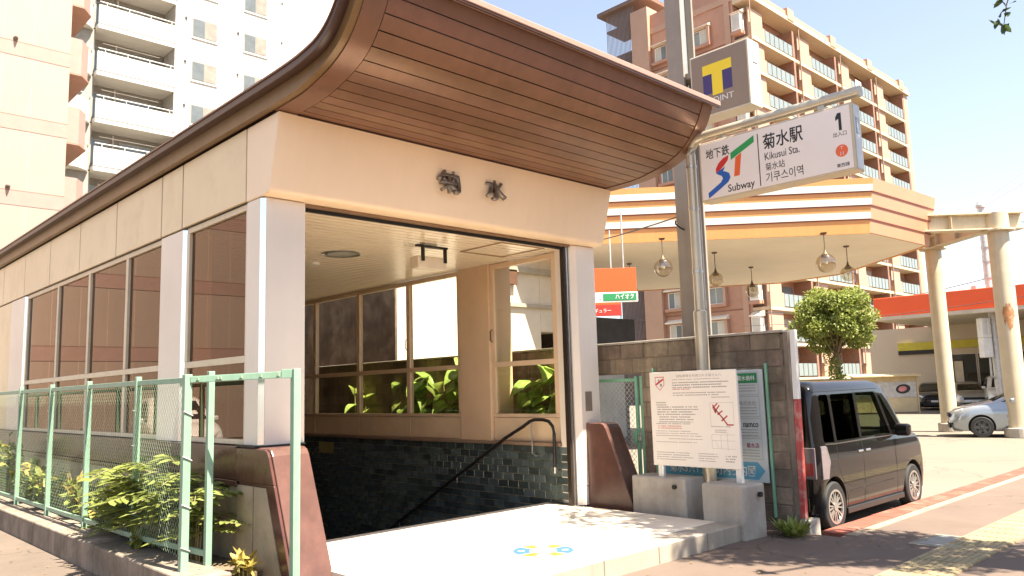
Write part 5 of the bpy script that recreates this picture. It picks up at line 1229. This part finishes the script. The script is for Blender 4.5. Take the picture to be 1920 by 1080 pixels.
# ================================================================== WHITE APARTMENT BLOCK
wa = thing('white_apartment_block', 'white multi-storey apartment block with rounded balconies behind the entrance roof', 'building', (24, 56, 0))
WY = 50.0; WTOP = 46
bx(18.46, 42, WY, 64, 0, WTOP).build('wall', WAPT, wa)
bx(6.0, 18.45, WY+1.9, 64, 0, WTOP).build('recessed_wall', M('recess_shade_grey', (.26, .24, .21), .7, var=.1), wa)  # balcony shade coloured in, greyer than the white walls
zr = [23.05-2.98*(k-5) for k in range(14)]                              # balcony rail tops
WBAR = M('rail_white', (.70, .68, .64), .4)
for z in zr:
    if z < 3: continue
    f = z-1.15
    bx(13.75, 18.449, WY-.02, WY+1.89, f-.55, f-.25).build('balcony_slab', WAPT, wa)
    bx(13.75, 18.30, WY-.05, WY+.10, f-.249, f+.93).build('balcony_front', WAPT, wa)
    bx(18.30, 18.449, WY-.05, WY+1.85, f-.249, f+2.4).build('fin_wall', M('fin_grey', (.40, .37, .33), .7), wa)
    r_ = MB().tube([(13.8, WY+.02, z), (18.3, WY+.02, z)], .03, 6).build('rail', WBAR, wa)
    for q in range(4): MB().tube([(14.2+q*1.3, WY+.02, f+.9), (14.2+q*1.3, WY+.02, z)], .02, 5).build('rail_post', WBAR, r_)
    for x0, x1 in ((14.0, 15.0), (15.7, 17.9)):
        fr_ = bx(x0, x1, WY+1.80, WY+1.898, f-.2, f+1.95).build('window', M('sash_grey', (.35, .33, .30), .5), wa)
        for s in (0, 1): bx(x0+.06+s*(x1-x0)/2, x0+(s+1)*(x1-x0)/2-.04, WY+1.78, WY+1.799, f-.1, f+1.85).build('pane', WING, fr_)
    bx(14.9, 15.65, WY+1.35, WY+1.75, f-.24, f+.40).build('air_conditioner', WAPT, wa, .03)
    MB().tube([(15.3, WY+1.7, f+.45), (15.3, WY+1.7, f+2.3)], .05, 6).build('refrigerant_pipe', WAPT, wa)
    if rng.random() < .6: MB().tube([(14.2, WY+.6, f+1.75), (17.6, WY+.6, f+1.75)], .025, 5).build('laundry_pole', STEEL, wa)
    bx(12.4, 13.749, WY+.6, WY+1.89, f-.4, f+2.5).build('recess_wall', GREYR, wa)
    # rounded end balcony
    m = MB(); n = 12; P_ = [(12.15+1.55*cos(pi+pi*k/n), WY+1.0-1.35*sin(pi*k/n)) for k in range(n+1)]
    m.prism(P_+[(13.7, WY+1.89), (10.6, WY+1.89)], 'z', f-.55, f-.30); m.build('round_slab', WAPT, wa)
    m = MB(); Q_ = [(12.15+1.43*cos(pi+pi*k/n), WY+1.0-1.23*sin(pi*k/n)) for k in range(n+1)]
    m.prism(P_+Q_[::-1], 'z', f-.299, f+.80); m.build('round_parapet', WAPT, wa, fixn=True)
    m = MB().tube([(p[0], p[1]+.05, z-.05) for p in P_], .025, 5); m.build('rail', WBAR, wa)
    # windows on the flat wall
    for x0 in (19.45, 23.0, 30.5, 35.5):
        fr_ = bx(x0-.05, x0+1.65, WY-.03, WY-.001, f+.55, f+1.90).build('window', M('sash_cream', (.26, .245, .215), .5), wa)
        for s, mt in ((0, M('pane_sky', (.12, .135, .14), .15, var=.2, scale=1)), (1, M('pane_curtain', (.24, .215, .18), .3, var=.2, scale=2))): bx(x0+.02+s*.8, x0+.78+s*.8, WY-.045, WY-.031, f+.64, f+1.82).build('pane', mt, fr_)
        bx(x0-.1, x0+1.7, WY-.07, WY-.001, f+.46, f+.549).build('sill', WAPT, fr_)
        MB().lathe((x0-.45, WY, f+1.75), [(.07, -.10), (.09, -.02), (.09, 0)], 10, 'y').build('vent_cap', M('vent_dark', (.10, .095, .09), .5), wa)
    MB().lathe((25.8, WY, f+2.0), [(.06, -.08), (.08, 0)], 10, 'y').build('vent_cap', M('vent_dark', (.10, .095, .09)), wa)
    bx(18.5, 42, WY-.012, WY-.001, f-.45, f-.42).build('storey_joint', M('joint_pale', (.62, .58, .52), .7), wa)

# ================================================================== PINK BUILDING
pk = thing('pink_building', 'pale pink panelled building with angular balconies at the left edge', 'building', (0, 40, 0))
PY = 33.8
bx(-16, 8.30, PY, 44, 0, 24).build('wall', PINK, pk)
for k in range(9):
    z = 3.86+2.92*k-.0
    if z > 22: continue
    bx(-16, 8.302, PY-.012, PY-.001, z-.62+.06, z-.02).build('pink_band', PINKB, pk)
    bx(-16, 8.304, PY-.008, PY-.0005, z-.018, z+.022).build('panel_joint', M('joint_brown', (.20, .12, .09), .7), pk)
    b = MB().prism([(8.301, PY+.5), (8.85, PY+.5), (9.25, PY+1.1), (9.25, PY+5.5), (8.301, PY+5.5)], 'z', z-.55, z+.95).build('balcony', PINKB, pk)
    MB().prism([(8.301, PY+.46), (8.87, PY+.46), (9.30, PY+1.08), (9.30, PY+5.55), (8.301, PY+5.55)], 'z', z-.62, z-.551).build('balcony_floor', PINKU, b)
    s = MB().lathe((6.4-.6*(k % 2), PY, z+.12), [(.09, -.02), (.05, -.14), (.02, -.2)], 10, 'y').build('drain_spout', M('spout_dark', (.16, .12, .10), .5), pk)
for k in range(24): bx(-16+k*1.0, -15.99+k*1.0, PY-.004, PY-.0005, 0, 24).build('vertical_joint', M('pink_joint', (.66, .45, .34), .7), pk)

# ================================================================== NEIGHBOUR BUILDING SEEN THROUGH THE RIGHT WINDOWS
nh = thing('white_neighbour_house', 'white rendered building behind the block wall with a stained side coloured dark for shade', 'building', (14, 20, 0))
bx(15.91, 17.5, 15.45, 18, 3.3, 6.2).build('upper_wall', M('sunlit_render', (.84, .78, .68), .7, var=.05), nh)
bx(11.0, 15.9, 15.45, 30, -.08, 6.2).build('front_wall', M('sunlit_render', (.84, .78, .68), .7, var=.05), nh)
bx(10.95, 10.999, 15.46, 30, -.08, 6.2).build('side_wall', M('shaded_stained_side', (.15, .105, .078), .8, var=.5, scale=2.5, bump=1., bscale=6, streak=.3, dirt=(.30, .235, .18), dscale=1.5), nh)  # stains plus the shade of this side, put into a darker colour
bx(13.1, 14.9, 15.30, 15.449, 4.55, 4.95).build('brown_bracket', M('rust_brown', (.14, .07, .045), .7), nh)
bx(14.0, 14.2, 15.36, 15.449, 3.9, 4.2).build('vent', M('rust_brown', (.14, .07, .045)), nh)
bx(13.6, 17.5, 15.36, 15.449, 3.95, 4.05).build('wall_band', M('band_grey', (.50, .46, .40), .6), nh)
bx(16.4, 16.5, 15.40, 15.449, 4.051, 6.2).build('wall_post', M('band_grey', (.50, .46, .40)), nh)
bx(13.6, 17.5, 15.30, 15.449, 4.9, 5.05).build('eave_band', M('eave_grey', (.45, .42, .36), .6), nh)
bx(15.92, 17.4, 15.6, 18.0, -.08, 2.75).build('shed', M('shed_tan', (.46, .38, .20), .7), nh)

# ================================================================== BROAD-LEAVED PLANTS BESIDE THE ENTRANCE
def heart(seed):
    """broad heart-shaped leaf, local x forward, about 1 long"""
    r = random.Random(seed)
    out = [(0, 0), (-.12, .18), (-.10, .36), (.08, .48), (.32, .50), (.55, .40), (.78, .22), (1.0, 0)]
    vs = []; fs = []
    mid = [(x, 0, .10*sin(pi*max(0, min(1, x)))-.28*x*x) for x, y in out]
    for sgn in (1, -1):
        for x, y in out: vs.append((x, sgn*y, .10*sin(pi*max(0, min(1, x)))-.28*x*x+.16*y+r.uniform(-.02, .02)))
    n = len(out); vs += mid
    for i in range(n-1):
        fs += [(2*n+i, 2*n+i+1, i+1, i), (2*n+i+1, 2*n+i, n+i, n+i+1)]
    m = MB().add(vs, fs); return m.mesh('broad_leaf', LEAFB)
hearts = [heart(s) for s in range(4)]
def broad_plant(label, x, y, h, nst, nlf, sc, seed):
    r = random.Random(seed); t = thing('broad_leaved_plant', label, 'plant', (x, y, -.05), 'broad-leaved plants outside the right windows')
    for i in range(nst):
        a = r.uniform(-.3, .3); tip = Vector((x+r.uniform(-.15, .15), y+a+r.uniform(-.3, .3), h*r.uniform(.85, 1.0))); b = Vector((x+r.uniform(-.05, .05), y+a*.5, -.05)); mid = b.lerp(tip, .5)+Vector((r.uniform(-.06, .06), r.uniform(-.1, .1), 0))
        st = MB().tube([b, mid, tip], .012, 6, rs=[.014, .011, .006]).build('stem', STEM, t)
        for k in range(nlf):
            tt = .5+.5*k/max(1, nlf-1); c = b.lerp(mid, tt*2) if tt < .5 else mid.lerp(tip, (tt-.5)*2)
            o = link('leaf', r.choice(hearts), t); s = sc*r.uniform(.7, 1.15)
            az = r.choice((r.uniform(120, 240), r.uniform(0, 360)))
            o.rotation_euler = (r.uniform(-.5, .5), r.uniform(.1, .9), radians(az)); o.location = c; o.scale = (s, s, s)
for i, (lab, x, y, h) in enumerate((('leafy plant with big heart-shaped leaves outside the window bay nearest the right column', 8.60, 8.1, 2.05), ('broad-leaved plant pressed against the nearest right window pane beside the inner column', 8.60, 8.55, 2.05),
        ('big-leaved plant outside the pane just left of the inner column', 8.60, 9.95, 2.25), ('broad-leaved plant with a yellow leaf behind the handrail window', 8.6, 10.5, 2.1),
        ('big-leaved plant seen through the second pane left of the inner column', 8.6, 11.3, 2.1), ('smaller broad-leaved plant behind the third pane left of the inner column', 8.6, 12.0, 1.95), ('sparse plant with few leaves behind the far right panes', 8.6, 13.2, 1.85))):
    broad_plant(lab, x, y, h, 4 if i < 5 else 2, 6 if i < 5 else 4, .36, 40+i)

# ================================================================== TREES
def crown_mesh(name, mat, parent, blobs, n, L_, seed, up=.2, shell=.55):
    r = random.Random(seed); m = MB(); vol = [b[1]*b[2]*b[3] for b in blobs]; tot = sum(vol)
    for b, v in zip(blobs, vol):
        c = Vector(b[0])
        for i in range(int(n*v/tot)):
            d = rdir(r, 0); q = (r.random()**(1/3))*(1-shell)+shell*r.uniform(.75, 1.03)
            p = c+Vector((d.x*b[1]*q, d.y*b[2]*q, d.z*b[3]*q))
            ld = rdir(r, -.15); leaf_quad(m, p, ld, rdir(r, up)+d*.4, L_*r.uniform(.7, 1.3), L_*.5)
    return m.build(name, mat, parent)
rt_ = thing('round_tree', 'small lollipop shaped street tree with yellow green crown behind the black van', 'tree', (17.8, 7.95, -.06))
MB().tube([(17.8, 7.98, -.06), (17.82, 7.95, 1.2), (17.8, 7.95, 2.2), (17.78, 7.93, 3.2)], .06, 10, rs=[.08, .065, .055, .03]).build('trunk', BARK, rt_, smooth=True)
rb = random.Random(3); lm = MB(); blobs = []
for i in range(46):
    d = rdir(rb, .05); q = rb.uniform(.55, 1.12); p = Vector((17.80, 7.91, 3.12))+Vector((d.x*.76*q, d.y*.76*q, d.z*.60*q-.03)); s = rb.uniform(.16, .34); blobs.append((p, s, s, s*.8))
    lm.tube([(17.8, 7.95, 2.1+.5*rb.random()), p], .012, 5, rs=[.018, .005])
for i in range(5): blobs.append((Vector((17.8+rb.uniform(-.12, .12), 7.95+rb.uniform(-.12, .12), 1.55+.17*i)), .16, .16, .2))
lm.build('limbs', BARK, rt_); crown_mesh('crown', LEAFR, rt_, blobs, 17000, .08, 5, shell=.6)
# street tree by the road, its crown mostly above the picture, shading the pavement
stt = thing('street_tree', 'leafy street tree by the road whose twigs hang into the top right corner', 'tree', (8.9, -1.5, 0))
MB().tube([(8.9, -1.5, 0), (8.85, -1.4, 1.5), (8.7, -1.0, 3.4), (8.5, -.3, 5.4), (8.4, .2, 7.6)], .1, 12, rs=[.17, .14, .12, .09, .04]).build('trunk', BARK, stt, smooth=True)
rb = random.Random(11); lm = MB(); blobs = []
lows = [((8.5, .6, 6.9), 1.0), ((8.2, 1.5, 7.7), .8), ((8.8, -.4, 7.2), 1.0), ((8.0, .5, 8.6), .9), ((8.8, 1.2, 8.8), .75), ((9.1, .3, 6.5), .75), ((8.5, .2, 9.4), .8), ((7.9, 1.0, 6.6), .65), ((9.2, -.9, 6.4), .7), ((7.8, 2.05, 8.3), .7), ((9.0, -.75, 5.5), .6), ((8.2, 2.3, 9.0), .6)]
for p, s in lows:
    blobs.append((Vector(p), s, s, s*.7)); lm.tube([(8.62, -.6, 4.6), Vector((8.5, -.1, 5.6)).lerp(Vector(p), .5), p], .04, 6, rs=[.05, .03, .01])
lm.tube([(8.5, -.1, 5.8), (7.6, .4, 6.5), (7.0, .7, 6.3)], .02, 6, rs=[.04, .03, .02])
tw = [Vector((7.0, .7, 6.3)), Vector((7.02, 1.1, 5.6)), Vector((7.0, 1.38, 5.0)), Vector((7.0, 1.53, 4.62)), Vector((6.98, 1.56, 4.45))]
lm.tube(tw, .01, 5, rs=[.02, .012, .008, .005, .003]); lm.build('limbs', BARK, stt)
tl = MB()
for i in range(26):
    u = rb.uniform(1.6, 4); k = min(3, int(u)); p = tw[k].lerp(tw[k+1], u-k); leaf_quad(tl, p+Vector((rb.uniform(-.03, .03), rb.uniform(-.03, .06), 0)), rdir(rb, -.4), rdir(rb, .4), rb.uniform(.07, .11), .05)
tl.build('hanging_leaves', LEAFT, stt)
crown_mesh('crown', LEAFT, stt, blobs, 11000, .13, 6, shell=.4)

rl = random.Random(77); fl_ = MB()
for i in range(150):
    if i < 60: p_ = Vector((rl.uniform(5.5, 9.5), 3.2+rl.random()*1.4, .004))
    elif i < 105: p_ = Vector((rl.uniform(1.9, 2.59), rl.uniform(5.0, 14), .001))
    else: p_ = Vector((rl.uniform(2.62, 2.96), rl.uniform(6.6, 13), .278))
    a = rl.uniform(0, 2*pi); leaf_quad(fl_, p_+Vector((0, 0, .004)), Vector((cos(a), sin(a), rl.uniform(0, .25))), Vector((rl.uniform(-.3, .3), rl.uniform(-.3, .3), 1)), rl.uniform(.02, .05), rl.uniform(.012, .025))
fl_.build('fallen_leaves', M('dry_leaf', (.16, .10, .04), .8, var=.4, scale=20), None, kind='stuff')
tag(bpy.data.objects['fallen_leaves'], 'scattered dry leaves along the kerb and pavement', 'leaves')
# ================================================================== ACROSS THE ROAD (behind the camera; unseen, added to darken reflections)
ob = thing('opposite_building', 'unseen brown block added across the road to darken reflections in glass and van', 'building', (12, -26, 0))
bx(-30, 150, -34, -24, 0, 8.5).build('wall', M('opposite_wall', (.16, .12, .09), .8, var=.2, scale=.4), ob)
bx(-30.3, 150.3, -34.3, -23.7, 8.501, 9.0).build('parapet', CONC, ob)
for k in range(32):
    for z in (1.2, 4.6):
        bx(-27+k*5.4, -24+k*5.4, -24.06, -24.001, z, z+1.9).build('window', WING, ob)
rq = random.Random(31)
for k, (lab, x) in enumerate((('roadside tree farthest along the road, seen only as a reflection', 70), ('roadside tree midway along the far road side, seen only as a reflection', 56), ('roadside tree nearest across the road, seen only as a reflection', 43))):
    t = thing('roadside_tree', lab, 'tree', (x, -15, 0), 'trees across the road')
    MB().tube([(x, -15, 0), (x+.1, -15, 3), (x, -15.1, 5)], .15, 8, rs=[.2, .15, .08]).build('trunk', BARK, t, smooth=True)
    crown_mesh('crown', LEAFT, t, [(Vector((x+rq.uniform(-1.6, 1.6), -15+rq.uniform(-1.4, 1.4), 4.6+rq.uniform(-1.2, 1.8))), 1.5, 1.5, 1.2) for _ in range(9)], 2500, .32, 50+k, shell=.7)
